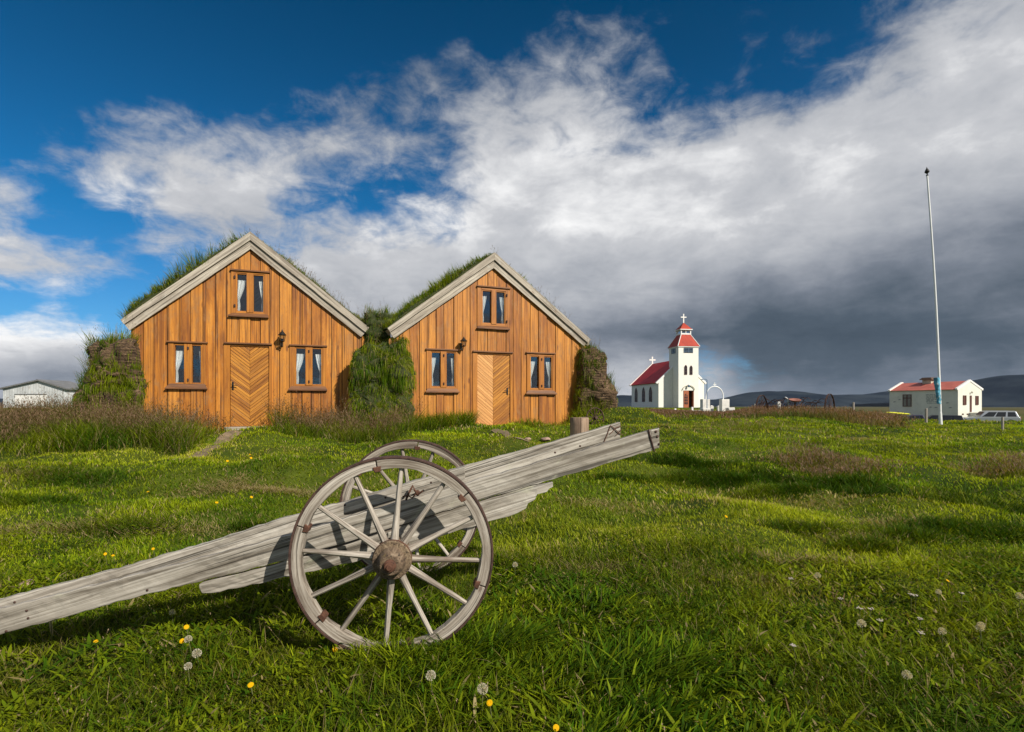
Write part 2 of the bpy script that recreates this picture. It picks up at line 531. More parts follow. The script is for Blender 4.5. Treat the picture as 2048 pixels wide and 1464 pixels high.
class MB:
    def __init__(s):
        s.v = []
        s.f = []
        s.g = []
        s.t = []

    def add(s, verts, faces, gco=None, tone=None):
        b = len(s.v)
        tone = random.random() if tone is None else tone
        off = Vector((random.uniform(0, 40), random.uniform(0, 40), random.uniform(0, 40)))
        for i, p in enumerate(verts):
            s.v.append(tuple(p))
            q = gco[i] if gco is not None else p
            s.g.append((q[0] + off.x, q[1] + off.y, q[2] + off.z))
            s.t.append(tone)
        for f in faces:
            s.f.append(tuple(b + i for i in f))
        return s

    def box(s, lo, hi, grain=0, tone=None, M4=None):
        x0, y0, z0 = lo
        x1, y1, z1 = hi
        vs = [Vector(p) for p in ((x0, y0, z0), (x1, y0, z0), (x1, y1, z0), (x0, y1, z0), (x0, y0, z1), (x1, y0, z1), (x1, y1, z1), (x0, y1, z1))]
        fs = [(3, 2, 1, 0), (4, 5, 6, 7), (0, 1, 5, 4), (1, 2, 6, 5), (2, 3, 7, 6), (3, 0, 4, 7)]
        perm = {0: (0, 1, 2), 1: (1, 0, 2), 2: (2, 0, 1)}[grain]
        g = [(p[perm[0]], p[perm[1]], p[perm[2]]) for p in vs]
        if M4 is not None:
            vs = [M4 @ p for p in vs]
        return s.add(vs, fs, g, tone)

    def prism(s, poly, y0, y1, grain='z', tone=None, gdir=None):
        """polygon in (x,z), extruded along y from y0 to y1"""
        n = len(poly)
        vs = [(p[0], y0, p[1]) for p in poly] + [(p[0], y1, p[1]) for p in poly]
        area = sum(poly[i][0] * poly[(i + 1) % n][1] - poly[(i + 1) % n][0] * poly[i][1] for i in range(n))
        fs = [tuple(range(n)), tuple(range(2 * n - 1, n - 1, -1))]
        if area < 0:
            fs = [tuple(reversed(f)) for f in fs]
        for i in range(n):
            j = (i + 1) % n
            q = (i, i + n, j + n, j)
            fs.append(q if area > 0 else tuple(reversed(q)))
        if gdir is not None:
            gx, gz = gdir
            g = [(p[0] * gx + p[2] * gz, -p[0] * gz + p[2] * gx, p[1]) for p in vs]
        elif grain == 'z':
            g = [(p[2], p[0], p[1]) for p in vs]
        else:
            g = [(p[0], p[2], p[1]) for p in vs]
        return s.add(vs, fs, g, tone)

    def tube(s, p0, p1, r0, r1=None, n=10, cap=True, tone=None):
        r1 = r0 if r1 is None else r1
        p0 = Vector(p0)
        p1 = Vector(p1)
        d = (p1 - p0).normalized()
        a = d.orthogonal().normalized()
        b = d.cross(a)
        L = (p1 - p0).length
        vs, g = [], []
        for k, (p, r) in enumerate(((p0, r0), (p1, r1))):
            for i in range(n):
                th = 2 * math.pi * i / n
                vs.append(p + (a * math.cos(th) + b * math.sin(th)) * r)
                g.append((k * L, r * math.cos(th), r * math.sin(th)))
        fs = [(i, (i + 1) % n, n + (i + 1) % n, n + i) for i in range(n)]
        if cap:
            fs += [tuple(range(n - 1, -1, -1)), tuple(range(n, 2 * n))]
        return s.add(vs, fs, g, tone)

    def path(s, pts, r, n=6, tone=None):
        pts = [Vector(p) for p in pts]
        rs = r if isinstance(r, (list, tuple)) else [r] * len(pts)
        vs, g, fs = [], [], []
        a = None
        L = 0
        for k, p in enumerate(pts):
            d = (pts[min(k + 1, len(pts) - 1)] - pts[max(k - 1, 0)]).normalized()
            a = (a - d * a.dot(d)).normalized() if a is not None and (a - d * a.dot(d)).length > 1e-6 else d.orthogonal().normalized()
            b = d.cross(a)
            if k:
                L += (p - pts[k - 1]).length
            for i in range(n):
                th = 2 * math.pi * i / n
                vs.append(p + (a * math.cos(th) + b * math.sin(th)) * rs[k])
                g.append((L, rs[k] * math.cos(th), rs[k] * math.sin(th)))
        for k in range(len(pts) - 1):
            for i in range(n):
                fs.append((k * n + i, k * n + (i + 1) % n, (k + 1) * n + (i + 1) % n, (k + 1) * n + i))
        m = len(pts)
        fs += [tuple(range(n - 1, -1, -1)), tuple(range((m - 1) * n, m * n))]
        return s.add(vs, fs, g, tone)

    def lathe(s, prof, axis_o, axis_d, n=24, tone=None, wob=0.0):
        """prof: list of (along, radius)"""
        o = Vector(axis_o)
        d = Vector(axis_d).normalized()
        a = d.orthogonal().normalized()
        b = d.cross(a)
        vs, g = [], []
        for (h, r) in prof:
            for i in range(n):
                th = 2 * math.pi * i / n
                rr = r * (1 + wob * math.sin(3 * th + h * 20))
                vs.append(o + d * h + (a * math.cos(th) + b * math.sin(th)) * rr)
                g.append((h, rr * math.cos(th), rr * math.sin(th)))
        fs = []
        for k in range(len(prof) - 1):
            for i in range(n):
                fs.append((k * n + i, k * n + (i + 1) % n, (k + 1) * n + (i + 1) % n, (k + 1) * n + i))
        fs.append(tuple(range(n - 1, -1, -1)))
        m = len(prof)
        fs.append(tuple(range((m - 1) * n, m * n)))
        return s.add(vs, fs, g, tone)

    def mesh(s, name):
        me = bpy.data.meshes.new(name)
        me.from_pydata(s.v, [], s.f)
        at = me.attributes.new('gco', 'FLOAT_VECTOR', 'POINT')
        at.data.foreach_set('vector', np.array(s.g, dtype=np.float32).ravel())
        at = me.attributes.new('tone', 'FLOAT', 'POINT')
        at.data.foreach_set('value', np.array(s.t, dtype=np.float32))
        bm = bmesh.new()
        bm.from_mesh(me)
        bmesh.ops.recalc_face_normals(bm, faces=bm.faces)
        bm.to_mesh(me)
        bm.free()
        return me

    def build(s, name, mat, parent=None, bevel=0.0, smooth=False, M4=None):
        me = s.mesh(name)
        me.materials.append(M[mat] if isinstance(mat, str) else mat)
        o = bpy.data.objects.new(name, me)
        COL.objects.link(o)
        if parent is not None:
            o.parent = parent
        if M4 is not None:
            o.matrix_local = M4
        if smooth:
            me.polygons.foreach_set('use_smooth', [True] * len(me.polygons))
            try:
                bm = bmesh.new()
                bm.from_mesh(me)
                for e in bm.edges:
                    if len(e.link_faces) == 2 and e.calc_face_angle(0) > R(38):
                        e.smooth = False
                bm.to_mesh(me)
                bm.free()
            except Exception:
                pass
        if bevel:
            b = o.modifiers.new('bevel', 'BEVEL')
            b.width = bevel
            b.segments = 2
            b.limit_method = 'ANGLE'
            b.angle_limit = R(35)
        return o


def PW(px, py, Y):
    """a photo pixel at real depth Y, in metres"""
    return Vector(((px - 1024) / F * Y, Y, CH + (810 - py) / F * Y))


# ------------------------------------------------------------------ terrain
_yp = np.array([-400, -20, 0, 2, 3.2, 4.5, 6, 9, 12.6, 16, 30, 73, 120, 200, 500, 2000, 9000], dtype=float)
_zp = np.array([-4, -0.3, -0.06, -0.02, 0.0, 0.05, 0.19, 0.46, 0.66, 0.74, 0.80, 0.93, 0.80, 0.1, -2.6, -8, -12], dtype=float)


def sstep(x, a, b):
    t = np.clip((x - a) / (b - a), 0, 1)
    return t * t * (3 - 2 * t)


def vnoise(x, y, seed=0):
    """smooth value noise, vectorised"""
    xi = np.floor(x).astype(np.int64)
    yi = np.floor(y).astype(np.int64)
    xf = x - xi
    yf = y - yi

    def h(a, b):
        n = (a * 374761393 + b * 668265263 + seed * 974634777) & 0x7fffffff
        n = ((n ^ (n >> 13)) * 1274126177) & 0x7fffffff
        return ((n ^ (n >> 16)) & 0xffff) / 65535.0
    u = xf * xf * (3 - 2 * xf)
    v = yf * yf * (3 - 2 * yf)
    return (h(xi, yi) * (1 - u) + h(xi + 1, yi) * u) * (1 - v) + (h(xi, yi + 1) * (1 - u) + h(xi + 1, yi + 1) * u) * v


def gully(x, y):
    """distance field of the little gully that crosses the lawn on the right"""
    pts = [(1.4, 8.6), (2.6, 8.1), (3.4, 7.6), (4.3, 6.6), (5.2, 5.7), (6.2, 5.2)]
    d = np.full(np.shape(x), 9.0)
    for (x0, y0), (x1, y1) in zip(pts[:-1], pts[1:]):
        dx, dy = x1 - x0, y1 - y0
        t = np.clip(((x - x0) * dx + (y - y0) * dy) / (dx * dx + dy * dy), 0, 1)
        d = np.minimum(d, np.hypot(x - x0 - t * dx, y - y0 - t * dy))
    return d


def zt(x, y):
    x = np.asarray(x, dtype=float)
    y = np.asarray(y, dtype=float)
    z = np.interp(y, _yp, _zp)
    u = x / np.maximum(y, 1.0)
    z = z - sstep(u, 0.45, 0.80) * np.interp(y, [6, 12, 18, 21.6, 25, 29, 42, 60, 200], [0, 0.12, 0.38, 0.32, 0.27, 0.5, 1.5, 1.75, 0.3])
    z = z - 0.55 * np.exp(-((y - 46) / 11.0) ** 2 - ((u - 0.37) / 0.055) ** 2)
    # mound beside the right turf wall
    z = z + 0.42 * np.exp(-((x - 3.0) / 1.3) ** 2 - ((y - 14.6) / 1.6) ** 2)
    z = z + 0.15 * np.exp(-((x + 6.6) / 2.6) ** 2 - ((y - 9.7) / 1.0) ** 2)
    near = np.exp(-np.maximum(y - 10, 0) / 30.0)
    z = z + near * ((0.12 + 0.14 * sstep(y, 4, 7)) * (vnoise(x * 0.9 + 5, y * 0.9, 1) - 0.5) + (0.075 + 0.05 * sstep(y, 4, 7)) * (vnoise(x * 2.3, y * 2.3, 2) - 0.5) + 0.02 * (vnoise(x * 6, y * 6, 3) - 0.5)) * sstep(y, 1.0, 4.5)
    z = z + 0.05 * np.exp(-((x + 0.58) / 0.35) ** 2 - ((y - 2.55) / 0.3) ** 2)
    g = gully(x, y)
    z = z - 0.26 * np.exp(-(g / 0.25) ** 2) + 0.06 * np.exp(-((g - 0.5) / 0.25) ** 2)
    return z


def zg(x, y):
    return float(zt(np.array([x]), np.array([y]))[0])


def ground_at(px, py, h=0.0):
    """where the sight line of a pixel meets the ground raised by h"""
    lo = 1.0
    for Y in np.concatenate([np.arange(1.2, 30, 0.02), np.arange(30, 300, 0.5)]):
        X = (px - 1024) / F * Y
        z = CH + (810 - py) / F * Y
        if z <= zg(X, Y) + h:
            return X, Y
    return X, Y


def build_ground():
    nx, ny = 560, 620
    t = np.linspace(-1, 1, nx)
    xs = 6000 * np.sinh(9.6 * t) / np.sinh(9.6)
    s = np.linspace(0, 1, ny)
    ys = -30 + 30 + 9000 * (np.sinh(9.3 * s) / np.sinh(9.3))
    ys = np.concatenate([[-400, -100, -30, -10, -3, -1.5, -0.7], ys[0:]])
    X, Y = np.meshgrid(xs, ys)
    Z = zt(X, Y)
    ny = len(ys)
    V = np.stack([X, Y, Z], -1).reshape(-1, 3)
    i = np.arange(nx - 1)
    j = np.arange(ny - 1)
    I, J = np.meshgrid(i, j)
    a = (J * nx + I).ravel()
    Fq = np.stack([a, a + 1, a + nx + 1, a + nx], -1)
    o = npmesh('ground', V, Fq, M['ground'])
    o.data.polygons.foreach_set('use_smooth', [True] * len(o.data.polygons))
    tag(o, kind='structure')
    return o


def npmesh(name, V, Fq, mat, col=None, parent=None):
    me = bpy.data.meshes.new(name)
    V = np.ascontiguousarray(V, dtype=np.float32)
    Fq = np.ascontiguousarray(Fq, dtype=np.int32)
    k = Fq.shape[1]
    me.vertices.add(len(V))
    me.vertices.foreach_set('co', V.ravel())
    me.loops.add(Fq.size)
    me.loops.foreach_set('vertex_index', Fq.ravel())
    me.polygons.add(len(Fq))
    me.polygons.foreach_set('loop_start', np.arange(0, Fq.size, k, dtype=np.int32))
    me.polygons.foreach_set('loop_total', np.full(len(Fq), k, dtype=np.int32))
    me.update(calc_edges=True)
    if col is not None:
        at = me.attributes.new('bcol', 'FLOAT_COLOR', 'POINT')
        c4 = np.ones((len(V), 4), dtype=np.float32)
        c4[:, :3] = col
        at.data.foreach_set('color', c4.ravel())
    me.materials.append(mat)
    o = bpy.data.objects.new(name, me)
    COL.objects.link(o)
    if parent is not None:
        o.parent = parent
    return o


class Ribbons:
    """many blades: K points each with a half width vector and a colour"""
    def __init__(s):
        s.V, s.Fc, s.C = [], [], []
        s.n = 0

    def add(s, P, W, C):
        N, K, _ = P.shape
        V = np.stack([P - W, P + W], 2).reshape(-1, 3)
        idx = s.n + np.arange(N)[:, None] * (2 * K) + np.arange(K - 1)[None, :] * 2
        q = np.stack([idx, idx + 1, idx + 3, idx + 2], -1).reshape(-1, 4)
        s.V.append(V)
        s.Fc.append(q)
        s.C.append(np.repeat(C, 2, axis=1).reshape(-1, 3))
        s.n += len(V)

    def blades(s, root, h, w, lean, curl, c0, c1, up=None, K=3, az=None, face=None):
        """root (N,3); h,w,lean,curl arrays; colours (N,3) root and tip"""
        N = len(root)
        az = RNG.uniform(0, 2 * np.pi, N) if az is None else az
        d = np.stack([np.cos(az), np.sin(az), np.zeros(N)], -1)
        if up is None:
            up = np.tile(np.array([0, 0, 1.0]), (N, 1))
        fa = az + np.pi / 2 + RNG.normal(0, 0.5, N) if face is None else face
        sd_ = np.stack([np.cos(fa), np.sin(fa), np.zeros(N)], -1)
        t = np.linspace(0, 1, K)[None, :, None]
        hh = h[:, None, None]
        P = root[:, None, :] + up[:, None, :] * hh * (t - 0.35 * curl[:, None, None] * t ** 2) + d[:, None, :] * hh * (lean[:, None, None] * t + curl[:, None, None] * t ** 2)
        prof = np.array([0.8, 1.0, 0.06]) if K == 3 else np.interp(np.linspace(0, 1, K), [0, 0.45, 0.8, 1], [0.6, 1.0, 0.65, 0.03])
        W = sd_[:, None, :] * (w[:, None] * 0.5 * prof[None, :])[:, :, None]
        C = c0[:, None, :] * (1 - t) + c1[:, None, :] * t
        s.add(P, W, C)

    def build(s, name, mat, parent=None):
        return npmesh(name, np.concatenate(s.V), np.concatenate(s.Fc), mat, np.concatenate(s.C), parent)


# house frames: anchor (x,y) of the door centre on the facade, turn, floor height
class Frame:
    def __init__(s, pxc, Y, a, z0):
        s.X0 = (pxc - 1024) / F * Y
        s.Y0 = Y
        s.a = R(a)
        s.z0 = z0
        s.c, s.s = math.cos(s.a), math.sin(s.a)

    def lx(s, px, off=0.0):
        """local x on the facade plane (offset off towards the back) seen at px"""
        k = (px - 1024) / F
        ox, oy = s.X0 - s.s * off, s.Y0 + s.c * off
        return (k * oy - ox) / (s.c - k * s.s)

    def z(s, px, py, off=0.0):
        Y = s.Y0 + s.c * off + s.s * s.lx(px, off)
        return CH + (810 - py) / F * Y - s.z0

    def p(s, px, py, off=0.0):
        return (s.lx(px, off), s.z(px, py, off))

    def world(s, x, y, z=0):
        return Vector((s.X0 + s.c * x - s.s * y, s.Y0 + s.s * x + s.c * y, s.z0 + z))

    def to_local(s, X, Y):
        dx, dy = X - s.X0, Y - s.Y0
        return dx * s.c + dy * s.s, -dx * s.s + dy * s.c


HL = Frame(499.5, 12.6, 19.0, 0.62)
HR = Frame(987.0, 14.0, 22.0, 0.55)
HD = 8.0   # depth of both houses

ground = build_ground()
#PART2
# ------------------------------------------------------------------ turf houses


def clip_half(poly, nx, nz, c):
    """keep the part of the polygon where nx*x+nz*z <= c"""
    out = []
    for i in range(len(poly)):
        p, q = poly[i], poly[(i + 1) % len(poly)]
        dp, dq = nx * p[0] + nz * p[1] - c, nx * q[0] + nz * q[1] - c
        if dp <= 0:
            out.append(p)
        if dp * dq < 0:
            t = dp / (dp - dq)
            out.append((p[0] + (q[0] - p[0]) * t, p[1] + (q[1] - p[1]) * t))
    return out


def clip_rect(poly, x0, x1, z0, z1):
    for h in ((-1, 0, -x0), (1, 0, x1), (0, -1, -z0), (0, 1, z1)):
        if len(poly) < 3:
            return []
        poly = clip_half(poly, *h)
    return poly if len(poly) >= 3 else []


def wall_planks(mb, xl, xr, top, apx, zb, openings, width, gap, y0, y1, vary=True):
    x = xl
    k = 0
    while x < xr - 0.02:
        wd = width * (random.uniform(0.82, 1.18) if vary else 1)
        b = min(x + wd, xr)
        if xr - b < 0.06:
            b = xr
        tone = random.random()
        yf = y0 - (random.uniform(0.0, 0.014) + (0.012 if k % 2 else 0) if vary else 0)
        cuts = sorted({x, b} | {c for o in openings for c in (o[0], o[1]) if x < c < b} | ({apx} if x < apx < b else set()))
        seed_off = random.getstate()
        for a, c in zip(cuts[:-1], cuts[1:]):
            aa = a + (gap / 2 if a == x else 0)
            cc = c - (gap / 2 if c == b else 0)
            if cc - aa < 0.004:
                continue
            mid = (aa + cc) / 2
            spans = [(zb, None)]
            for o in sorted(openings, key=lambda q: q[2]):
                if o[0] - 1e-6 <= mid <= o[1] + 1e-6:
                    lo, _ = spans.pop()
                    spans.append((lo, o[2]))
                    spans.append((o[3], None))
            for lo, hi in spans:
                ta, tc = top(aa), top(cc)
                if hi is not None:
                    ta = tc = min(hi, min(ta, tc)) if min(ta, tc) > lo else hi
                if min(ta, tc) <= lo + 0.01:
                    continue
                st = random.getstate()
                random.setstate(seed_off)
                mb.prism([(aa, lo), (cc, lo), (cc, tc), (aa, ta)], yf, y1, 'z', tone)
                random.setstate(st)
        x = b
        k += 1
        random.random()


def curtain_mesh(mb, x0, x1, z0, z1, side, y, amount=0.62):
    """side -1: gathered to the left; +1: to the right"""
    W = x1 - x0
    n, m = 14, 16
    vs, fs = [], []
    for j in range(m):
        t = j / (m - 1)
        z = z1 - (z1 - z0) * (0.16 + 0.84 * t)
        if t < 0.62:
            w = W * (amount + 0.22 - (amount + 0.22 - 0.26) * (t / 0.62) ** 1.3)
        else:
            w = W * (0.26 + 0.06 * math.sin((t - 0.62) * 8))
        for i in range(n):
            s = i / (n - 1)
            x = x0 + w * s if side < 0 else x1 - w * s
            vs.append((x, y + 0.018 * math.sin(s * 19 + t * 2) + 0.006 * math.sin(s * 47), z))
    for j in range(m - 1):
        for i in range(n - 1):
            a = j * n + i
            fs.append((a, a + 1, a + n + 1, a + n))
    mb.add(vs, fs)


def rect_of(fr, q, off=-0.02):
    """(px0, px1, py_top, py_bottom) -> x0, x1, z0, z1 in the house frame"""
    pxm = (q[0] + q[1]) / 2
    return (fr.lx(q[0], off), fr.lx(q[1], off), fr.z(pxm, q[3], off), fr.z(pxm, q[2], off))


def make_window(house, fr, head, casing, panes, sill, curtains, hinge_at=None):
    X0, X1, Z0, Z1 = rect_of(fr, casing)
    ps = [rect_of(fr, p) for p in panes]
    zb, zt_ = sum(p[2] for p in ps) / 2, sum(p[3] for p in ps) / 2
    (a0, a1), (b0, b1) = (ps[0][0], ps[0][1]), (ps[1][0], ps[1][1])
    w = MB()
    yf, yb = -0.052, 0.045
    w.box((X0, yf, Z0), (a0 - 0.026, yb, Z1), 2)
    w.box((b1 + 0.026, yf, Z0), (X1, yb, Z1), 2)
    w.box((a0 - 0.026, yf, zt_ + 0.026), (b1 + 0.026, yb, Z1), 0)
    w.box((a0 - 0.026, yf, Z0), (b1 + 0.026, yb, zb - 0.03), 0)
    win = w.build('window', 'frame', house, 0.003)
    s = MB()
    for (p0, p1) in ((a0, a1), (b0, b1)):
        pass
    xm = (a1 + b0) / 2
    s.box((a0 - 0.026, -0.04, zb - 0.03), (a0, 0.03, zt_ + 0.026), 2)
    s.box((b1, -0.04, zb - 0.03), (b1 + 0.026, 0.03, zt_ + 0.026), 2)
    s.box((a1, -0.064, zb - 0.03), (b0, 0.03, zt_ + 0.026), 2)
    for (p0, p1) in ((a0, a1), (b0, b1)):
        s.box((p0, -0.038, zt_), (p1, 0.03, zt_ + 0.026), 0)
        s.box((p0, -0.038, zb - 0.03), (p1, 0.03, zb), 0)
    s.build('sash', 'frame', win, 0.002)
    for (p0, p1) in ((a0, a1), (b0, b1)):
        g = MB()
        g.box((p0 - 0.004, 0.004, zb - 0.004), (p1 + 0.004, 0.009, zt_ + 0.004))
        g.build('pane', 'glass', win)
    hx0, hx1, hz0, hz1 = rect_of(fr, head)
    h = MB()
    h.box((hx0, -0.085, hz1 - 0.035), (hx1, 0.0, hz1), 0)
    h.build('drip_board', 'sill', win, 0.004)
    sx0, sx1, sz0, sz1 = rect_of(fr, sill)
    h = MB()
    vs = [(X0 + 0.03, -0.053, Z0 + 0.03), (X1 - 0.03, -0.053, Z0 + 0.03), (sx1, -0.10, sz0 + 0.03), (sx0, -0.10, sz0 + 0.03),
          (X0 + 0.03, -0.03, Z0 + 0.03), (X1 - 0.03, -0.03, Z0 + 0.03), (sx1, -0.03, sz0), (sx0, -0.03, sz0), (sx0, -0.10, sz0), (sx1, -0.10, sz0)]
    h.add(vs, [(0, 3, 2, 1), (3, 8, 9, 2), (8, 7, 6, 9), (0, 1, 5, 4), (4, 5, 6, 7), (0, 4, 7, 8, 3), (1, 2, 9, 6, 5)], [(p[0], p[1], p[2]) for p in vs])
    h.build('sill', 'sill', win, 0.003)
    for k, (p0, p1) in enumerate(((a0, a1), (b0, b1))):
        if not curtains[k]:
            continue
        c = MB()
        curtain_mesh(c, p0 - 0.03, p1 + 0.03, zb - 0.02, zt_ + 0.02, curtains[k][0], 0.045, curtains[k][1])
        c.build('curtain', 'curtain', win, smooth=True)
    if hinge_at == 'middle':
        hx = [(xm, zb + 0.03), (xm, zt_ - 0.09)]
    elif hinge_at == 'left':
        hx = [(a0 - 0.05, zb + 0.08), (a0 - 0.05, zt_ - 0.1)]
    else:
        hx = [(b1 + 0.05, zb + 0.03), (b1 + 0.05, zt_ - 0.1)]
    for (cx, cz) in hx:
        c = MB()
        c.box((cx - 0.018, -0.075, cz), (cx + 0.018, -0.05, cz + 0.055))
        c.tube((cx, -0.085, cz - 0.004), (cx, -0.085, cz + 0.06), 0.006, n=8)
        c.build('hinge', 'rustdark', win)
    return (X0 + 0.012, X1 - 0.012, Z0 + 0.012, Z1 - 0.012)


def make_lantern(house, fr, px, pyt, pyb, side):
    cx, zt_ = fr.p(px, pyt, -0.2)
    _, zb = fr.p(px, pyb, -0.2)
    H = zt_ - zb
    y = -0.20
    ax = cx - side * 0.02
    m = MB()
    m.box((ax - 0.03, -0.05, zb - 0.02), (ax + 0.03, -0.028, zb + 0.16))
    pts = [(ax + (cx - ax) * t, -0.04 - 0.165 * t, zb + 0.02 + 0.07 * t - 0.10 * math.sin(math.pi * t)) for t in [i / 10 for i in range(11)]]
    m.path(pts, 0.010, 8)
    root = m.build('wall_lantern', 'brass', house, smooth=True)
    m = MB()
    s = H / 0.36
    m.lathe([(0.06 * s, 0.020), (0.075 * s, 0.045), (0.085 * s, 0.05)], (cx, y, zb), (0, 0, 1), 8)
    for k in range(6):
        th = math.pi / 3 * k
        p0 = Vector((cx + 0.050 * math.cos(th), y + 0.050 * math.sin(th), zb + 0.085 * s))
        p1 = Vector((cx + 0.070 * math.cos(th), y + 0.070 * math.sin(th), zb + 0.225 * s))
        m.tube(p0, p1, 0.005, n=6)
    m.build('lantern_cage', 'darkmetal', root)
    m = MB()
    m.lathe([(0.09 * s, 0.046), (0.222 * s, 0.065)], (cx, y, zb), (0, 0, 1), 6)
    m.build('lantern_glass', 'glass', root)
    m = MB()
    m.lathe([(0.222 * s, 0.090), (0.228 * s, 0.092), (0.262 * s, 0.062), (0.30 * s, 0.034), (0.312 * s, 0.018), (0.33 * s, 0.018), (0.345 * s, 0.010), (0.36 * s, 0.001)], (cx, y, zb), (0, 0, 1), 18)
    m.build('lantern_cap', 'darkmetal', root, smooth=True)


def make_house(fr, spec):
    root = empty('turf_house', (fr.X0, fr.Y0, fr.z0), fr.a, spec['label'], 'house', 'timber fronted turf houses')
    BO = -0.09
    P = lambda q: fr.p(q[0], q[1], BO)
    tl, ap, tr = [P(q) for q in spec['top']]
    dl, ad, dr = [P(q) for q in spec['div']]
    bl, ab, br = [P(q) for q in spec['bot']]
    apx = ab[0]

    def bottom(x, d=0.0):
        a, b = (bl, ab) if x < apx else (ab, br)
        return a[1] + (b[1] - a[1]) * (x - a[0]) / (b[0] - a[0]) + d
    xl, xr = fr.lx(spec['xl']), fr.lx(spec['xr'])
    zb = -0.35
    # windows and door first: they give the openings
    ops = []
    for wn in spec['windows']:
        ops.append(make_window(root, fr, *wn))
    dz0, dz1 = fr.z(spec['door'][0], spec['door'][3]), fr.z(spec['door'][0], spec['door'][2])
    dx0, dx1 = fr.lx(spec['door'][0]), fr.lx(spec['door'][1])
    ops.append((dx0 - 0.05, dx1 + 0.05, -0.2, dz1 + 0.03))
    w = MB()
    wall_planks(w, xl, xr, lambda x: bottom(x, 0.07), apx, zb, ops, 0.235, 0.013, -0.012, 0.0)
    w.build('plank_wall', 'orange', root, 0.0025)
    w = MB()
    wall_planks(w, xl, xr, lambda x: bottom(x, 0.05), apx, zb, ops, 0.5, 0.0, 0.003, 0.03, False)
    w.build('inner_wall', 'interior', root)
    # the little jog under the eaves
    # bargeboards
    for nm, pts, y0, y1 in (('bargeboard', [tl, ap, ad, dl], -0.135, -0.095), ('bargeboard', [ap, tr, dr, ad], -0.133, -0.095),
                            ('bargeboard', [dl, ad, ab, bl], -0.092, -0.050), ('bargeboard', [ad, dr, br, ab], -0.090, -0.050)):
        m = MB()
        d = Vector((pts[1][0] - pts[0][0], pts[1][1] - pts[0][1])).normalized()
        n = 14
        poly = []
        # slight waviness of the old boards' long edges
        A, B, Cc, D = [Vector(p) for p in pts]
        nn = Vector((-d.y, d.x))
        for i in range(n):
            t = i / (n - 1)
            poly.append(tuple(A.lerp(B, t) + nn * (random.uniform(-.004, .004) if 0 < i < n - 1 else 0)))
        for i in range(n):
            t = i / (n - 1)
            poly.append(tuple(Cc.lerp(D, t) + nn * (random.uniform(-.005, .005) if 0 < i < n - 1 else 0)))
        m.prism(poly, y0, y1, 'x', None, (d.x, d.y))
        m.build(nm, 'barge', root, 0.004)
    # soffit fillers behind the bargeboards and the roof boards
    for (A, B, nm) in ((tl, ap, 'roof_boards'), (ap, tr, 'roof_boards')):
        m = MB()
        d = (Vector(B) - Vector(A)).normalized()
        nn = Vector((d.y, -d.x))
        a2, b2 = Vector(A) + nn * 0.16, Vector(B) + nn * 0.16
        a1, b1 = Vector(A) + nn * 0.025, Vector(B) + nn * 0.025
        if nm == 'roof_boards':
            k = 0.0
            b1.x = b2.x = B[0]
            # keep the meeting at the ridge vertical
            t = (B[0] - a1.x) / d.x
            b1 = a1 + d * t
            t = (B[0] - a2.x) / d.x
            b2 = a2 + d * t
        m.prism([tuple(a1), tuple(b1), tuple(b2), tuple(a2)], -0.049, HD + 0.1, 'x', None, (d.x, d.y))
        m.build(nm, 'barge', root)
    # side and back walls, floor
    for x0, x1, tz in ((xl, xl + 0.25, bottom(xl + 0.02)), (xr - 0.25, xr, bottom(xr - 0.02))):
        m = MB()
        m.box((x0 + 0.002, 0.062, zb), (x1 - 0.002, HD, tz - 0.02))
        m.build('side_wall', 'turf', root)
    m = MB()
    m.prism([(xl + 0.26, zb), (xr - 0.26, zb), (xr - 0.26, bottom(xr - 0.26)), (apx, bottom(apx)), (xl + 0.26, bottom(xl + 0.26))], HD - 0.3, HD - 0.003)
    m.build('back_wall', 'turf', root)
    m = MB()
    m.box((xl + 0.26, 0.062, -0.06), (xr - 0.26, HD - 0.31, 0.0))
    m.build('floor_boards', 'interior', root)
    # an upper floor keeps the attic window dark
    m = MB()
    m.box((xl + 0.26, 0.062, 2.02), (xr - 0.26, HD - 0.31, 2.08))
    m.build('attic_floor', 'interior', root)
    # door: jambs, head, chevron boarded leaf, handle
    j = MB()
    j.box((dx0 - 0.13, -0.045, -0.1), (dx0 - 0.004, 0.07, dz1 + 0.035), 2)
    j.box((dx1 + 0.004, -0.045, -0.1), (dx1 + 0.07, 0.07, dz1 + 0.035), 2)
    j.box((dx0 - 0.003, -0.042, dz1 + 0.004), (dx1 + 0.003, 0.07, dz1 + 0.035), 0)
    fo = j.build('door_frame', 'frame', root, 0.003)
    hx0, hx1, hz0, hz1 = rect_of(fr, spec['dhead'])
    j = MB()
    j.box((hx0, -0.085, hz1 - 0.035), (hx1, -0.003, hz1), 0)
    j.build('drip_board', 'sill', fo, 0.004)
    xm = dx0 + (dx1 - dx0) * spec['dsplit']
    d0 = MB()
    d0.box((dx0, 0.012, dz0), (dx1, 0.04, dz1))
    leaf = d0.build('door', 'sill', root)
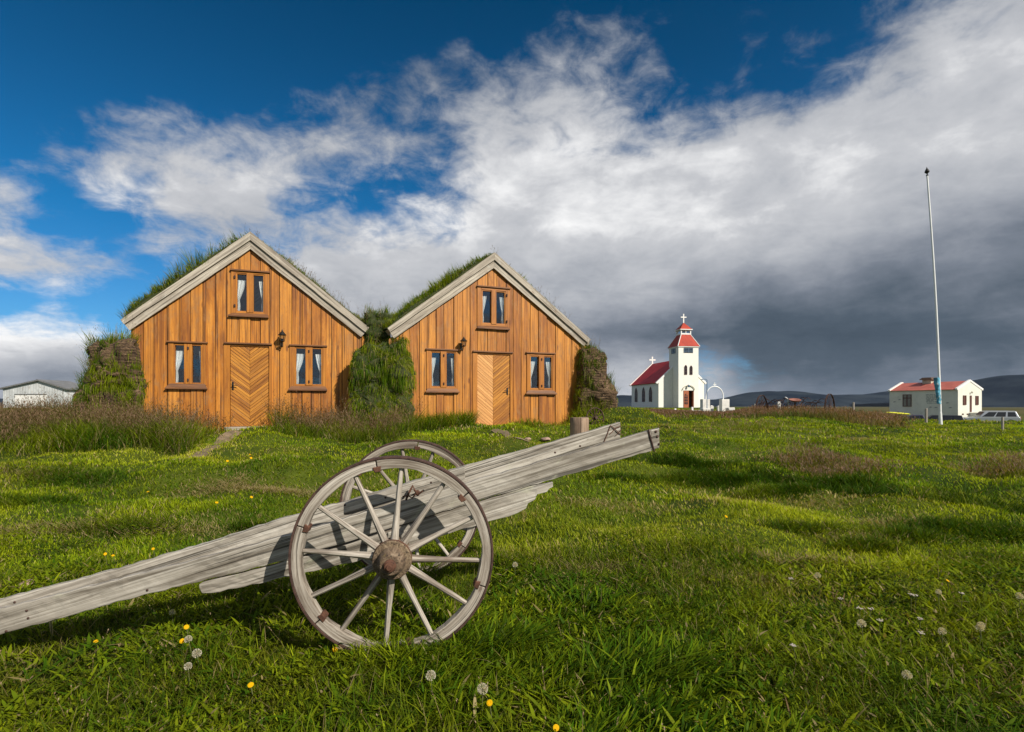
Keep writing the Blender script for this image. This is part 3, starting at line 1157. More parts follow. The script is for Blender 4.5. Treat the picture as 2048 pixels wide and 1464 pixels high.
    for k, (x0, x1, sgn, mat) in enumerate(((dx0 + .004, xm - 0.002, -1, spec['dmat'][0]), (xm + 0.002, dx1 - .004, 1, spec['dmat'][1]))):
        m = MB()
        ang = R(39)
        dx, dz = math.cos(ang), sgn * math.sin(ang)
        nx, nz = -dz, dx
        c = nx * x0 + nz * dz0
        lo = min(nx * x + nz * z for x in (x0, x1) for z in (dz0, dz1))
        hi = max(nx * x + nz * z for x in (x0, x1) for z in (dz0, dz1))
        cc = lo
        while cc < hi:
            wdt = random.uniform(0.05, 0.075)
            ce = cc + wdt
            cx, cz = nx * (cc + 0.003), nz * (cc + 0.003)
            ex, ez = nx * (ce - 0.002), nz * (ce - 0.002)
            L = 6
            poly = [(cx - dx * L, cz - dz * L), (cx + dx * L, cz + dz * L), (ex + dx * L, ez + dz * L), (ex - dx * L, ez - dz * L)]
            poly = clip_rect(poly, x0, x1, dz0, dz1)
            if poly:
                m.prism(poly, -0.012 - random.uniform(0, 0.006), 0.011, 'x', None, (dx, dz))
            cc = ce
        m.build('chevron_boards', mat, leaf, 0.0015)
    hx = dx0 + 0.05 if spec['handle'] < 0 else dx1 - 0.07
    sg = 1 if spec['handle'] < 0 else -1
    hz = fr.z(spec['door'][0], spec['hpy'])
    m = MB()
    m.box((hx - 0.02, -0.026, hz - 0.09), (hx + 0.02, -0.018, hz + 0.09))
    m.tube((hx, -0.02, hz + 0.02), (hx, -0.075, hz + 0.02), 0.009)
    m.tube((hx - 0.004 * sg, -0.072, hz + 0.02), (hx + 0.10 * sg, -0.072, hz + 0.012), 0.009, 0.007)
    m.tube((hx, -0.026, hz - 0.055), (hx, -0.040, hz - 0.055), 0.013)
    m.build('door_handle', 'darkmetal', leaf)
    m = MB()
    m.box((dx0 - 0.12, -0.10, -0.09), (dx1 + 0.10, 0.01, dz0 - 0.006), 0)
    m.build('threshold', spec['thr'], root, 0.006)
    make_lantern(root, fr, *spec['lantern'])
    fr.outline = (tl, ap, tr)
    fr.bottom = bottom
    fr.xl, fr.xr = xl, xr
    fr.root = root
    return root


SPEC_L = dict(
    label='left turf house, the larger orange gable, nearer the left turf wall',
    top=[(242, 640), (501, 464), (740, 657)], div=[(249, 649), (501, 481), (731, 665)], bot=[(259, 661), (501, 498), (722, 674)],
    xl=262, xr=732,
    windows=[
        ((461, 540, 541, 546), (462.5, 538, 546, 630), [(474.7, 493.6, 549.5, 622), (507.4, 526.6, 551, 623.5)], (456.5, 538, 627, 635), [(-1, 0.6), (1, 0.30)], 'left'),
        ((334, 416, 683, 688), (337, 413, 687.5, 770), [(350.5, 369, 691, 765), (385, 402, 691, 765.5)], (331, 415.5, 769, 778.5), [(-1, 0.6), (1, 0.12)], 'middle'),
        ((578.5, 654.6, 690, 695), (579.5, 653, 695, 775), [(592.6, 611, 697, 768), (625, 642.6, 698, 768.6)], (576.6, 654.6, 773.5, 781.5), [(-1, 0.62), (1, 0.45)], 'middle')],
    door=(461, 538, 692, 853), dhead=(448.6, 544.5, 686, 691), dsplit=0.5, dmat=('door', 'door'), handle=-1, hpy=772, thr='barge',
    lantern=(564.5, 658.5, 689.5, 1))
SPEC_R = dict(
    label='right turf house, its chevron door paler on the left half',
    top=[(774.5, 656.5), (988.4, 505), (1180.5, 680)], div=[(779.5, 664.5), (988.4, 520.6), (1174.5, 686)], bot=[(788, 677), (987.5, 536), (1168, 692.5)],
    xl=777, xr=1172,
    windows=[
        ((953, 1020, 573.5, 578), (954, 1017.5, 578, 655), [(965, 982, 583, 646), (991.6, 1008.8, 584, 647)], (952.5, 1018, 653, 659), [(-1, 0.35), (1, 0.3)], 'right'),
        ((851, 917.5, 698, 703), (852.5, 915, 702.5, 779), [(863.4, 880.6, 705.6, 772), (892.5, 908.8, 706.4, 772.4)], (850, 917.5, 778, 785.5), [(-1, 0.35), (1, 0.2)], 'middle'),
        ((1051, 1110, 705, 710), (1053, 1108.5, 709.5, 783), [(1061, 1077, 713.8, 776), (1087, 1102.5, 714.5, 776.4)], (1050, 1111.5, 782, 789), [(-1, 0.45), (1, 0.4)], 'middle')],
    door=(954, 1019, 708, 851), dhead=(945, 1025, 702.8, 707.5), dsplit=0.48, dmat=('door_pale', 'door'), handle=1, hpy=782, thr='frame',
    lantern=(927.5, 673, 697.5, 1))
make_house(HL, SPEC_L)
make_house(HR, SPEC_R)


# ------------------------------------------------------------------ colours of growing things
def lerp3(a, b, t):
    return np.asarray(a)[None, :] * (1 - t[:, None]) + np.asarray(b)[None, :] * t[:, None]


def green(N, x=None, y=None, straw=0.06, dark=0.0, base=0.5):
    t = np.clip(RNG.normal(base, 0.25, N), 0, 1)
    if x is not None:
        t = np.clip(t + 0.9 * (vnoise(x * 1.1, y * 1.1, 9) - 0.5) + 0.6 * (vnoise(x * 3.7, y * 3.7, 8) - 0.5), 0, 1)
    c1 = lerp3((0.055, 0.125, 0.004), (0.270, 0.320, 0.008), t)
    c0 = c1 * np.array([0.55, 0.55, 0.6])  # roots darker than tips: painted shade low in the grass
    s = RNG.uniform(0, 1, N) < straw
    n = int(s.sum())
    c1[s] = lerp3((0.30, 0.24, 0.09), (0.38, 0.30, 0.16), RNG.uniform(0, 1, n))
    c0[s] = c1[s] * 0.7
    v = RNG.uniform(0.8, 1.2, N)[:, None] * (1 - dark)
    return c0 * v, c1 * v


def sample_surface(o, n, keep=None):
    me = o.data
    me.calc_loop_triangles()
    T = np.empty(len(me.loop_triangles) * 3, dtype=np.int32)
    me.loop_triangles.foreach_get('vertices', T)
    T = T.reshape(-1, 3)
    V = np.empty(len(me.vertices) * 3, dtype=np.float32)
    me.vertices.foreach_get('co', V)
    V = V.reshape(-1, 3).astype(float)
    A, B, Cc = V[T[:, 0]], V[T[:, 1]], V[T[:, 2]]
    nr = np.cross(B - A, Cc - A)
    ar = np.linalg.norm(nr, axis=1)
    nr = nr / np.maximum(ar[:, None], 1e-12)
    k = RNG.choice(len(T), n, p=ar / ar.sum())
    r1, r2 = np.sqrt(RNG.uniform(0, 1, n)), RNG.uniform(0, 1, n)
    P = A[k] * (1 - r1)[:, None] + B[k] * (r1 * (1 - r2))[:, None] + Cc[k] * (r1 * r2)[:, None]
    N_ = nr[k]
    if keep is not None:
        m = keep(P, N_)
        P, N_ = P[m], N_[m]
    return P, N_


def tufts(rb, P, N_, hmin, hmax, w, straw=0.1, dark=0.0, base=0.5, droop=0.8, hang=None):
    n = len(P)
    if n == 0:
        return
    cl = vnoise(P[:, 0] * 5 + 50, P[:, 1] * 5 + P[:, 2] * 5, 21)
    h = (hmin + (hmax - hmin) * cl ** 1.3) * RNG.uniform(0.6, 1.25, n)
    upn = np.clip(N_[:, 2], -0.2, 1)
    side = 1 - np.clip(upn, 0, 1)
    t = np.linspace(0, 1, 4)[None, :, None]
    cw = np.stack([vnoise(P[:, 0] * 6 + 9, P[:, 2] * 6 + P[:, 1] * 3, s_) - 0.5 for s_ in (301, 302, 303)], -1)
    out = N_ + RNG.normal(0, 0.28, (n, 3)) + cw * 1.6
    H = h[:, None, None]
    dr = (droop * side + 0.15)[:, None, None]
    Z = np.array([0, 0, 1.0])[None, None, :]
    P3 = P[:, None, :] - N_[:, None, :] * 0.01 + out[:, None, :] * H * (0.55 * t - 0.25 * t ** 2 * side[:, None, None]) + Z * H * ((0.45 + 0.2 * (1 - side))[:, None, None] * t - dr * t ** 2 * 1.1)
    az = RNG.uniform(0, 2 * np.pi, n)
    sdv = np.stack([np.cos(az), np.sin(az), np.zeros(n)], -1)
    prof = np.array([0.7, 1.0, 0.7, 0.05])
    W = sdv[:, None, :] * (w * RNG.uniform(0.6, 1.3, n)[:, None] * 0.5 * prof[None, :])[:, :, None]
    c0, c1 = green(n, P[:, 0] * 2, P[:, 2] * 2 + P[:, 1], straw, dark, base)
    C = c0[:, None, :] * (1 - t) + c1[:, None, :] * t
    rb.add(P3, W, C)


def seedheads(rb, root, h, col_stem, col_head, w=0.004, lean=0.3, nseed=5, head=0.35, spread=0.022):
    """stalks carrying a loose panicle"""
    N = len(root)
    az = RNG.uniform(0, 2 * np.pi, N)
    ln = RNG.uniform(0.02, lean, N)
    cu = RNG.uniform(0.0, 0.35, N)
    c0 = lerp3(col_stem[0], col_stem[1], RNG.uniform(0, 1, N))
    rb.blades(root, h, np.full(N, w), ln, cu, c0 * 0.6, c0, K=3, az=az)
    d = np.stack([np.cos(az), np.sin(az), np.zeros(N)], -1)
    for k in range(nseed):
        t = 1 - head * (k + RNG.uniform(0, 1, N)) / nseed
        P = root + np.array([0, 0, 1.0])[None, :] * (h * (t - 0.35 * cu * t * t))[:, None] + d * (h * (ln * t + cu * t * t))[:, None]
        a2 = RNG.uniform(0, 2 * np.pi, N)
        dd = np.stack([np.cos(a2), np.sin(a2), RNG.uniform(0.4, 1.4, N)], -1) * (spread * RNG.uniform(0.5, 1.4, N))[:, None]
        P3 = np.stack([P, P + dd * 0.6, P + dd], 1)
        a3 = a2 + np.pi / 2
        s3 = np.stack([np.cos(a3), np.sin(a3), np.zeros(N)], -1) * (w * 1.1)
        W = s3[:, None, :] * np.array([0.2, 1.0, 0.1])[None, :, None]
        cc = lerp3(col_head[0], col_head[1], RNG.uniform(0, 1, N))
        rb.add(P3, W, np.repeat(cc[:, None, :], 3, 1))


BROWN_HEAD = ((0.16, 0.10, 0.065), (0.30, 0.20, 0.12))
STEM = ((0.09, 0.12, 0.025), (0.22, 0.18, 0.07))


# ------------------------------------------------------------------ roof turf
def roof_turf(fr, seed, hl, hr_):
    tl, ap, tr = fr.outline
    nu, nv = 40, 70
    vs = []
    # arc across both slopes: from left eave over the ridge to right eave
    S = []
    for i in range(nu + 1):
        t = i / nu
        if t < 0.5:
            q = Vector(tl).lerp(Vector(ap), t * 2)
        else:
            q = Vector(ap).lerp(Vector(tr), t * 2 - 1)
        d = (Vector(ap) - Vector(tl)).normalized() if t < 0.5 else (Vector(tr) - Vector(ap)).normalized()
        nn = Vector((-d.y, d.x))
        if i == nu // 2:
            nn = Vector((0, 1))
        S.append((q, nn))
    for j in range(nv + 1):
        v = j / nv
        y = -0.03 + v * (HD + 0.1)
        fe = min(1, v / 0.05) * min(1, (1 - v) / 0.03)
        for i, (q, nn) in enumerate(S):
            t = i / nu
            e = min(1, t / 0.04, (1 - t) / 0.04)
            th = 0.02 + (0.10 + 0.16 * mnoise.noise(Vector((q.x * 1.3, y * 1.1, seed))) + 0.05 * mnoise.noise(Vector((q.x * 4, y * 4, seed + 3)))) * (0.35 + 0.65 * fe)
            th = max(0.012, th * (0.5 + 0.5 * e) * min(1, 0.25 + abs(t - 0.5) * 5) * ((0.45 + hl * 1.6) if t < 0.5 else (0.35 + hr_ * 1.6)))
            p = q + nn * th
            vs.append((p.x, y, p.y))
    fs = []
    n = nu + 1
    for j in range(nv):
        for i in range(nu):
            a = j * n + i
            fs.append((a, a + 1, a + n + 1, a + n))
    # close: underside strip along the front
    base = len(vs)
    for i, (q, nn) in enumerate(S):
        p = q - nn * 0.02
        vs.append((p.x, -0.03, p.y))
    for i in range(nu):
        fs.append((base + i, base + i + 1, i + 1, i))
    mb = MB()
    mb.add(vs, fs)
    o = mb.build('roof_turf', 'sod', fr.root, smooth=True)
    rb = Ribbons()
    P, N_ = sample_surface(o, 90000)
    N_[N_[:, 2] < 0] *= -1
    nz = vnoise(P[:, 0] * 1.7, P[:, 1] * 1.7 + seed, 5)
    m = RNG.uniform(0, 1, len(P)) < (0.35 + 0.65 * nz) * np.where(P[:, 1] < 2.5, 1.0, 0.6)
    P, N_ = P[m], N_[m]
    fr_ = P[:, 1] < 0.5
    left = P[:, 0] < ap[0]
    dz = np.clip(np.abs(P[:, 0] - ap[0]) / 1.0, 0.15, 1)
    grow = np.clip(0.35 + 1.5 * vnoise(P[:, 0] * 1.1 + seed, P[:, 1] * 0.9, 57), 0, 1.3) * dz
    for sel, hh, st_ in ((left, hl, 0.10), (~left, hr_, 0.35)):
        for g0, g1 in ((0, 0.35), (0.35, 0.7), (0.7, 1.4)):
            q = sel & (grow >= g0) & (grow < g1)
            gm = (g0 + g1) / 2
            tufts(rb, P[q], N_[q], 0.05, 0.06 + hh * gm, 0.009, st_, 0.0, 0.5, 0.35)
    k = RNG.uniform(0, 1, len(P)) < np.where(left, 0.006, 0.05)
    k &= vnoise(P[:, 0] * 1.2, P[:, 1] * 1.2, 77) > 0.42
    seedheads(rb, P[k], RNG.uniform(0.12, 0.34, int(k.sum())), STEM, BROWN_HEAD, 0.004, 0.4, 5)
    rb.build('roof_grass', M['blade'], fr.root)


roof_turf(HL, 1.0, 0.42, 0.12)
roof_turf(HR, 5.0, 0.24, 0.10)


# ------------------------------------------------------------------ free-standing turf walls
def nvec(v):
    return Vector([mnoise.noise(v + Vector((17.3 * k, -9.1 * k, 5.7 * k))) for k in (1, 2, 3)])


def turf_mass(name, label, org, rz, lo, hi, shape, nblade, keep, hang=(0.08, 0.3), seed=0, top_h=(0.06, 0.22), rough=0.065, straw=0.1, seeds=0.02, dark=0.1, cover='hanging_grass', mat='turf'):
    root = empty(name, org, rz, label, 'turf wall')
    bm = bmesh.new()
    bmesh.ops.create_cube(bm, size=2.0)
    bmesh.ops.subdivide_edges(bm, edges=bm.edges[:], cuts=34, use_grid_fill=True)
    lo, hi = Vector(lo), Vector(hi)
    for v in bm.verts:
        p = v.co.copy()
        # round the edges a little
        q = Vector([c if abs(c) < 0.86 else math.copysign(0.86 + (abs(c) - 0.86) * 0.9, c) for c in p])
        m = max(abs(p.x), abs(p.y), abs(p.z))
        sph = p.normalized() * m
        k = 0.10
        q = q * (1 - k) + sph * k
        w = Vector((lo.x + (hi.x - lo.x) * (q.x + 1) / 2, lo.y + (hi.y - lo.y) * (q.y + 1) / 2, lo.z + (hi.z - lo.z) * (q.z + 1) / 2))
        w = Vector(shape(w))
        s = Vector((seed, seed * 2, 0))
        a = nvec(w * 1.3 + s) * rough * 2.4 + nvec(Vector((w.x * 5, w.y * 5, w.z * 9)) + s) * rough
        v.co = w + a
    me = bpy.data.meshes.new('turf_body')
    bm.to_mesh(me)
    bm.free()
    me.polygons.foreach_set('use_smooth', [True] * len(me.polygons))
    me.materials.append(M[mat])
    o = bpy.data.objects.new('turf_body', me)
    COL.objects.link(o)
    o.parent = root
    P, N_ = sample_surface(o, nblade)
    pr = keep(P, N_)
    m = RNG.uniform(0, 1, len(P)) < pr
    P, N_ = P[m], N_[m]
    rb = Ribbons()
    tp = N_[:, 2] > 0.55
    tufts(rb, P[tp], N_[tp], top_h[0], top_h[1], 0.009, straw, 0.0, 0.5, 0.4)
    tufts(rb, P[~tp], N_[~tp], hang[0], hang[1], 0.009, straw, dark, 0.42, 0.95)
    k = tp & (RNG.uniform(0, 1, len(P)) < seeds)
    if k.sum() > 3:
        seedheads(rb, P[k], RNG.uniform(0.15, 0.55, int(k.sum())), STEM, BROWN_HEAD, 0.004, 0.35, 6)
    rb.build(cover, M['blade'], root)
    return root, o


def px_world(px, Y):
    return (px - 1024) / F * Y


# middle: between the two houses, bulging in front of both
YM = 12.55
xm0, xm1 = px_world(700, YM), px_world(812, YM)
ztm = CH + (810 - 688) / F * YM


def shape_mid(w):
    x, y, z = w
    t = (z - 0.3) / (ztm - 0.3)
    # leans back and narrows upward on the left, waist to the right
    lf = 1 if x < (xm0 + xm1) / 2 else -1
    x = x + 0.13 * max(0, t) ** 2 * (1 if lf > 0 else 0.1) - 0.02 - lf * 0.04 + lf * 0.03 * math.sin(t * 7 + 1)
    z = z + (0.06 * math.sin(x * 7) if t > 0.9 else 0)
    y = y + 0.22 * t * t
    # behind the facades the wall is slimmer
    if y > YM + 0.75:
        c = -3.18
        x = c + (x - c) * 0.45
    return (x, y, z)


org = Vector(((xm0 + xm1) / 2, YM, 0.6))
turf_mass('turf_wall', 'bushy green turf wall covered in hanging grass between the two houses', (0, 0, 0), 0.0,
          (xm0, YM, 0.3), (xm1 - 0.02, YM + 2.2, ztm + 0.02), shape_mid, 60000,
          lambda P, N_: np.clip(0.15 + 1.3 * vnoise(P[:, 0] * 3.4, P[:, 2] * 3.4, 31), 0, 1), (0.06, 0.36), 3, (0.08, 0.24), 0.12, 0.12, 0.02, -0.25, mat='sod')
# the valley of turf between the roofs
xv0, xv1 = px_world(736, 13.2), px_world(780, 13.2)
zv = CH + (810 - 648) / F * 13.2


def shape_valley(w):
    x, y, z = w
    k = (y - 13.15)
    return (x - 0.36 * k, y, z + 0.06 * math.sin(y * 2) + 0.12 * min(k, 2))


turf_mass('turf_valley', 'grassy turf valley sagging between the two wooden gables', (0, 0, 0), 0.0,
          (xv0 - 0.06, 13.25, zv - 1.0), (xv1 + 0.08, 20, zv + 0.16), shape_valley, 34000,
          lambda P, N_: np.where(N_[:, 2] > 0.3, 0.9, 0.55), (0.08, 0.24), 9, (0.08, 0.28), 0.09, 0.15, 0.03, 0.0, mat='sod')

# left turf wall
YL = 11.5
xa, xb = px_world(139, YL), px_world(262, YL)
zl = CH + (810 - 697) / F * YL


def shape_left(w):
    x, y, z = w
    t = (z - 0.3) / (zl - 0.3)
    x = x - 0.16 * (y - YL) * 0.9 + (0.05 * t if x < (xa + xb) / 2 else -0.03 * t)
    # a crest that climbs towards the house
    if z > zl - 0.25:
        z += 0.07 * max(0, (x - xa) / (xb - xa)) + 0.05 - 0.12 * max(0, 1 - (x - xa) / 0.25) + 0.05 * math.sin(x * 6)
    return (x, y + 0.10 * t, z)


turf_mass('turf_wall', 'leftmost turf wall of dark layered sods with patchy grass and a bare brown rim', (0, 0, 0), 0.0,
          (xa, YL, 0.2), (xb, YL + 5.5, zl), shape_left, 80000,
          lambda P, N_: np.where(N_[:, 2] > 0.5, 0.95,
                                 np.where((P[:, 2] > zl - 0.22) & (P[:, 0] > xa + 0.25), 0.10,
                                          np.where(P[:, 2] > zl - 1.0, np.clip(5 * (vnoise(P[:, 0] * 2.6, P[:, 2] * 2.6, 41) - 0.22), 0.1, 1),
                                                   np.clip(3.2 * (vnoise(P[:, 0] * 2.6 + 3, P[:, 2] * 2.6, 42) - 0.58), 0.02, 1) + 0.9 * (P[:, 0] > xb - 0.34) + 0.7 * (P[:, 0] < xa + 0.16)))),
          (0.08, 0.30), 6, (0.10, 0.52), 0.11, 0.08, 0.05, -0.2)

# right turf wall
YR = 14.35
xc, xd = px_world(1168, YR), px_world(1243, YR)
zr = CH + (810 - 690) / F * YR


def shape_right(w):
    x, y, z = w
    t = (z - 0.4) / (zr - 0.4)
    if x > (xc + xd) / 2:
        x -= 0.28 * t * t * (x - xc) / (xd - xc)
        z -= 0.16 * t * (x - xc) / (xd - xc)
    x -= 0.0 + (y - YR) * 0.30
    return (x, y + 0.12 * t, z)


turf_mass('turf_wall', 'rightmost turf wall, brown layered sods with a grassy crown at the end of the right house', (0, 0, 0), 0.0,
          (xc, YR, 0.3), (xd, YR + 6.0, zr), shape_right, 60000,
          lambda P, N_: np.where(N_[:, 2] > 0.45, 0.95,
                                 np.where(P[:, 2] > zr - 0.48, 0.95,
                                          np.where(P[:, 0] < xc + 0.30 - 0.25 * (zr - P[:, 2]) * 0, 0.9, 0.06 * (vnoise(P[:, 0] * 4, P[:, 2] * 4, 43) > 0.55)))),
          (0.10, 0.34), 12, (0.10, 0.34), 0.07, 0.16, 0.04, -0.15)
#PART3
# ------------------------------------------------------------------ the old cart
class SlabPlane:
    """a board seen from the side: its long line runs in plan from (px0, Y0) to (px1, Y1)"""
    def __init__(s, pa, Ya, pb, Yb):
        s.A = Vector(((pa - 1024) / F * Ya, Ya))
        s.B = Vector(((pb - 1024) / F * Yb, Yb))
        s.d = (s.B - s.A).normalized()

    def pt(s, px, py, back=0.0):
        k = (px - 1024) / F
        n = Vector((-s.d.y, s.d.x))
        A = s.A + n * back
        t = (k * A.y - A.x) / (s.d.x - k * s.d.y)
        X, Y = A + s.d * t
        return Vector((X, Y, CH + (810 - py) / F * Y)), t


def make_slab(name, label, cart, pl, st, thick, mat='grey', wob=0.004, step=14, front=0.0):
    """st: (px, y_top, y_bottom) stations in the photo; the board keeps its own real thickness"""
    st = np.array(st, dtype=float)
    pxs = []
    for a, b in zip(st[:-1, 0], st[1:, 0]):
        n = max(1, int(abs(b - a) / step))
        pxs += list(np.linspace(a, b, n, endpoint=False))
    pxs.append(st[-1, 0])
    n3 = Vector((-pl.d.y, pl.d.x, 0))
    vs, g = [], []
    nr = 4
    for px in pxs:
        yt = float(np.interp(px, st[:, 0], st[:, 1]))
        yb = float(np.interp(px, st[:, 0], st[:, 2]))
        T, t = pl.pt(px, yt, front)
        Bq, _ = pl.pt(px, yb, front)
        ends = px in (pxs[0], pxs[-1])
        w = 0 if ends else wob
        T.z += random.uniform(-w, w)
        Bq.z += random.uniform(-w, w)
        for k in range(nr + 1):
            p = T.lerp(Bq, k / nr)
            p = p + n3 * (random.uniform(-w, w) * 0.5 if 0 < k < nr else 0)
            vs.append(p)
            g.append((t, p.z - 0.28 * t, 0))
        for k in range(nr + 1):
            p = Bq.lerp(T, k / nr) + n3 * thick
            vs.append(p)
            g.append((t, p.z - 0.28 * t, thick))
    m = 2 * (nr + 1)
    fs = []
    for i in range(len(pxs) - 1):
        for k in range(m):
            a, b = i * m + k, i * m + (k + 1) % m
            fs.append((a, b, b + m, a + m))
    fs.append(tuple(range(m - 1, -1, -1)))
    fs.append(tuple(range((len(pxs) - 1) * m, len(pxs) * m)))
    inv = cart.matrix_world.inverted()
    mb = MB()
    mb.add([inv @ v for v in vs], fs, g)
    o = mb.build(name, mat, cart, 0.004)
    if label:
        o['label'] = label
    return o


CART_A = R(6.6)
wc1 = Vector((-0.589, 2.736, 0.507))
wc2 = Vector((-0.730, 3.957, 0.511))
cart = empty('cart', (-0.66, 3.35, 0.0), 0, 'weathered wooden two wheeled cart resting on its shafts in the grass', 'cart')
CI = Vector((-0.66, 3.35, 0.0))


def make_wheel(cart, c, ax, R0, spoke0, joint0, label=None):
    """ax: unit vector along the axle pointing to the outside of the cart"""
    ax = ax.normalized()
    up = Vector((0, 0, 1))
    rt = up.cross(ax).normalized()
    if rt.x < 0:
        rt = -rt
    up = ax.cross(rt).normalized()
    if up.z < 0:
        up = -up
    c = c - CI
    D = lambda th: rt * math.sin(th) + up * math.cos(th)
    # felloes
    w = MB()
    for s in range(6):
        a0 = R(joint0 + 60 * s + 0.35)
        a1 = R(joint0 + 60 * s + 60 - 0.35)
        n = 12
        vs, g, fs = [], [], []
        tone = random.random()
        for i in range(n + 1):
            th = a0 + (a1 - a0) * i / n
            r0 = R0 * 0.880 + 0.004 * math.sin(th * 9 + s) + random.uniform(-.0015, .0015)
            r1 = R0 - 0.0115
            for (rr, hh) in ((r0, 0.028), (r1, 0.030), (r1, -0.030), (r0, -0.028)):
                vs.append(c + D(th) * rr + ax * hh)
                g.append((th * R0, rr, hh))
        for i in range(n):
            for k in range(4):
                a, b = i * 4 + k, i * 4 + (k + 1) % 4
                fs.append((a, b, b + 4, a + 4))
        fs += [(3, 2, 1, 0), (n * 4, n * 4 + 1, n * 4 + 2, n * 4 + 3)]
        w.add(vs, fs, g, tone)
    wheel = w.build('wheel', 'greyw', cart, 0.0035)
    if label:
        wheel['label'] = label
    # tyre
    t = MB()
    n = 96
    vs, fs, g = [], [], []
    for i in range(n):
        th = 2 * math.pi * i / n
        for (rr, hh) in ((R0 - 0.011, 0.033), (R0, 0.033), (R0, -0.033), (R0 - 0.011, -0.033)):
            vs.append(c + D(th) * rr + ax * hh)
            g.append((th * R0, rr, hh))
    for i in range(n):
        for k in range(4):
            a, b = i * 4 + k, i * 4 + (k + 1) % 4
            j = ((i + 1) % n) * 4
            fs.append((a, b, j + (k + 1) % 4, j + k))
    t.add(vs, fs, g)
    t.build('tyre', 'rustdark', wheel, 0.002)
    # spokes
    for k in range(12):
        th = R(spoke0 + 30 * k)
        d = D(th)
        side = ax.cross(d)
        s = MB()
        vs, g, fs = [], [], []
        prof = [(0.075, 0.021, 0.026), (0.14, 0.018, 0.022), (0.26, 0.0135, 0.017), (0.36, 0.0135, 0.0155), (R0 * 0.882, 0.0120, 0.013)]
        m = 10
        bend = random.uniform(-.002, .002)
        for (r, wa, wb) in prof:
            off = ax * (0.052 * (1 - (r - 0.075) / 0.36) * 0.7)
            for i in range(m):
                ph = 2 * math.pi * i / m
                vs.append(c + d * r + off + side * (wa * math.cos(ph) + bend * math.sin(r * 7)) + ax * wb * math.sin(ph))
                g.append((r, wa * math.cos(ph), wb * math.sin(ph)))
        for q in range(len(prof) - 1):
            for i in range(m):
                fs.append((q * m + i, q * m + (i + 1) % m, (q + 1) * m + (i + 1) % m, (q + 1) * m + i))
        fs += [tuple(range(m - 1, -1, -1)), tuple(range((len(prof) - 1) * m, len(prof) * m))]
        s.add(vs, fs, g)
        s.build('spoke', 'greyw', wheel, smooth=True)
    # hub
    h = MB()
    h.lathe([(-0.10, 0.06), (-0.06, 0.082), (0.0, 0.092), (0.075, 0.093), (0.088, 0.088), (0.09, 0.068), (0.13, 0.064), (0.165, 0.052), (0.172, 0.046)], c, ax, 32, wob=0.012)
    hub = h.build('hub', 'hub', wheel, 0.002, smooth=True)
    h = MB()
    h.lathe([(0.078, 0.094), (0.094, 0.092), (0.096, 0.0655), (0.08, 0.064)], c, ax, 32, wob=0.01)
    h.build('hub_collar', 'hubring', wheel, 0.002, smooth=True)
    h = MB()
    h.lathe([(0.060, 0.0955), (0.072, 0.0958)], c, ax, 32)
    h.lathe([(0.160, 0.030), (0.185, 0.029), (0.188, 0.024), (0.206, 0.023), (0.208, 0.014), (0.216, 0.012)], c, ax, 20)
    h.build('axle_nut', 'rust', wheel, 0.001, smooth=True)
    for s in range(6):
        th = R(joint0 + 60 * s)
        d = D(th)
        side = ax.cross(d)
        h = MB()
        o = c + d * (R0 * 0.876)
        vs = [o + side * x + ax * y + d * z for (x, y, z) in ((-0.021, -.034, 0.016), (0.021, -.034, 0.016), (0.021, .034, 0.018), (-0.021, .034, 0.018), (-0.016, -.030, -0.009), (0.016, -.030, -0.009), (0.014, .036, -0.008), (-0.014, .036, -0.008))]
        h.add(vs, [(0, 1, 2, 3), (7, 6, 5, 4), (0, 4, 5, 1), (1, 5, 6, 2), (2, 6, 7, 3), (3, 7, 4, 0)])
        h.build('joint_plate', 'rust', wheel, 0.003)
    return wheel


axo = (wc1 - wc2).normalized()
axo = Vector((axo.x, axo.y, 0)).normalized()
make_wheel(cart, wc1, axo, 0.496, 5.0, -10)
make_wheel(cart, wc2, -axo, 0.496, 22.0, 6.5)
m = MB()
m.tube(wc1 - CI - axo * 0.02, wc2 - CI + axo * 0.02, 0.026, n=12)
m.build('axle', 'rust', cart)
m = MB()
mid = (wc1 + wc2) / 2 - CI
Mx = Matrix.Translation(mid) @ Matrix.Rotation(math.atan2(-axo.x, axo.y) + math.pi, 4, 'Z')
m.box((-0.05, -0.42, -0.05), (0.05, 0.42, 0.07), 1, None, Mx)
m.build('axle_bed', 'grey', cart, 0.006)

plB = SlabPlane(0, 2.66, 1310, 3.16)
plA = SlabPlane(0, 2.72, 1240, 3.62)
make_slab('shaft', 'near shaft with a nailed iron strip at its raised end', cart, plB,
          [(-60, 1232, 1287), (0, 1218, 1269), (110, 1190, 1240), (232, 1160, 1205), (400, 1117, 1163), (585, 1068, 1118), (800, 1004, 1050), (1017, 942, 984), (1180, 896, 938), (1306, 858.5, 901), (1326, 893, 895)][:-1], 0.045)
make_slab('shaft', 'far shaft with old wire wound round its raised end', cart, plA,
          [(-60, 1214, 1262), (0, 1200, 1250), (232, 1139, 1184), (400, 1090, 1135), (585, 1031, 1072), (690, 1003, 1040), (935, 931, 975), (1017, 909, 948), (1120, 880, 915), (1212, 853, 887), (1241, 844, 878)], 0.042)
make_slab('plank', 'lower plank with a split and bleached end', cart, plB,
          [(398, 1169, 1176), (404, 1166, 1187), (440, 1157, 1183), (520, 1136, 1166), (585, 1119.5, 1152), (700, 1088, 1126), (800, 1052, 1098), (900, 1020, 1066), (1017, 985.5, 1033), (1052, 975, 1018), (1056, 974, 1008), (1070, 970, 1001), (1074, 969, 990), (1094, 966, 984), (1098, 965, 979), (1106, 964, 974)], 0.034, wob=0.004, front=0.006)
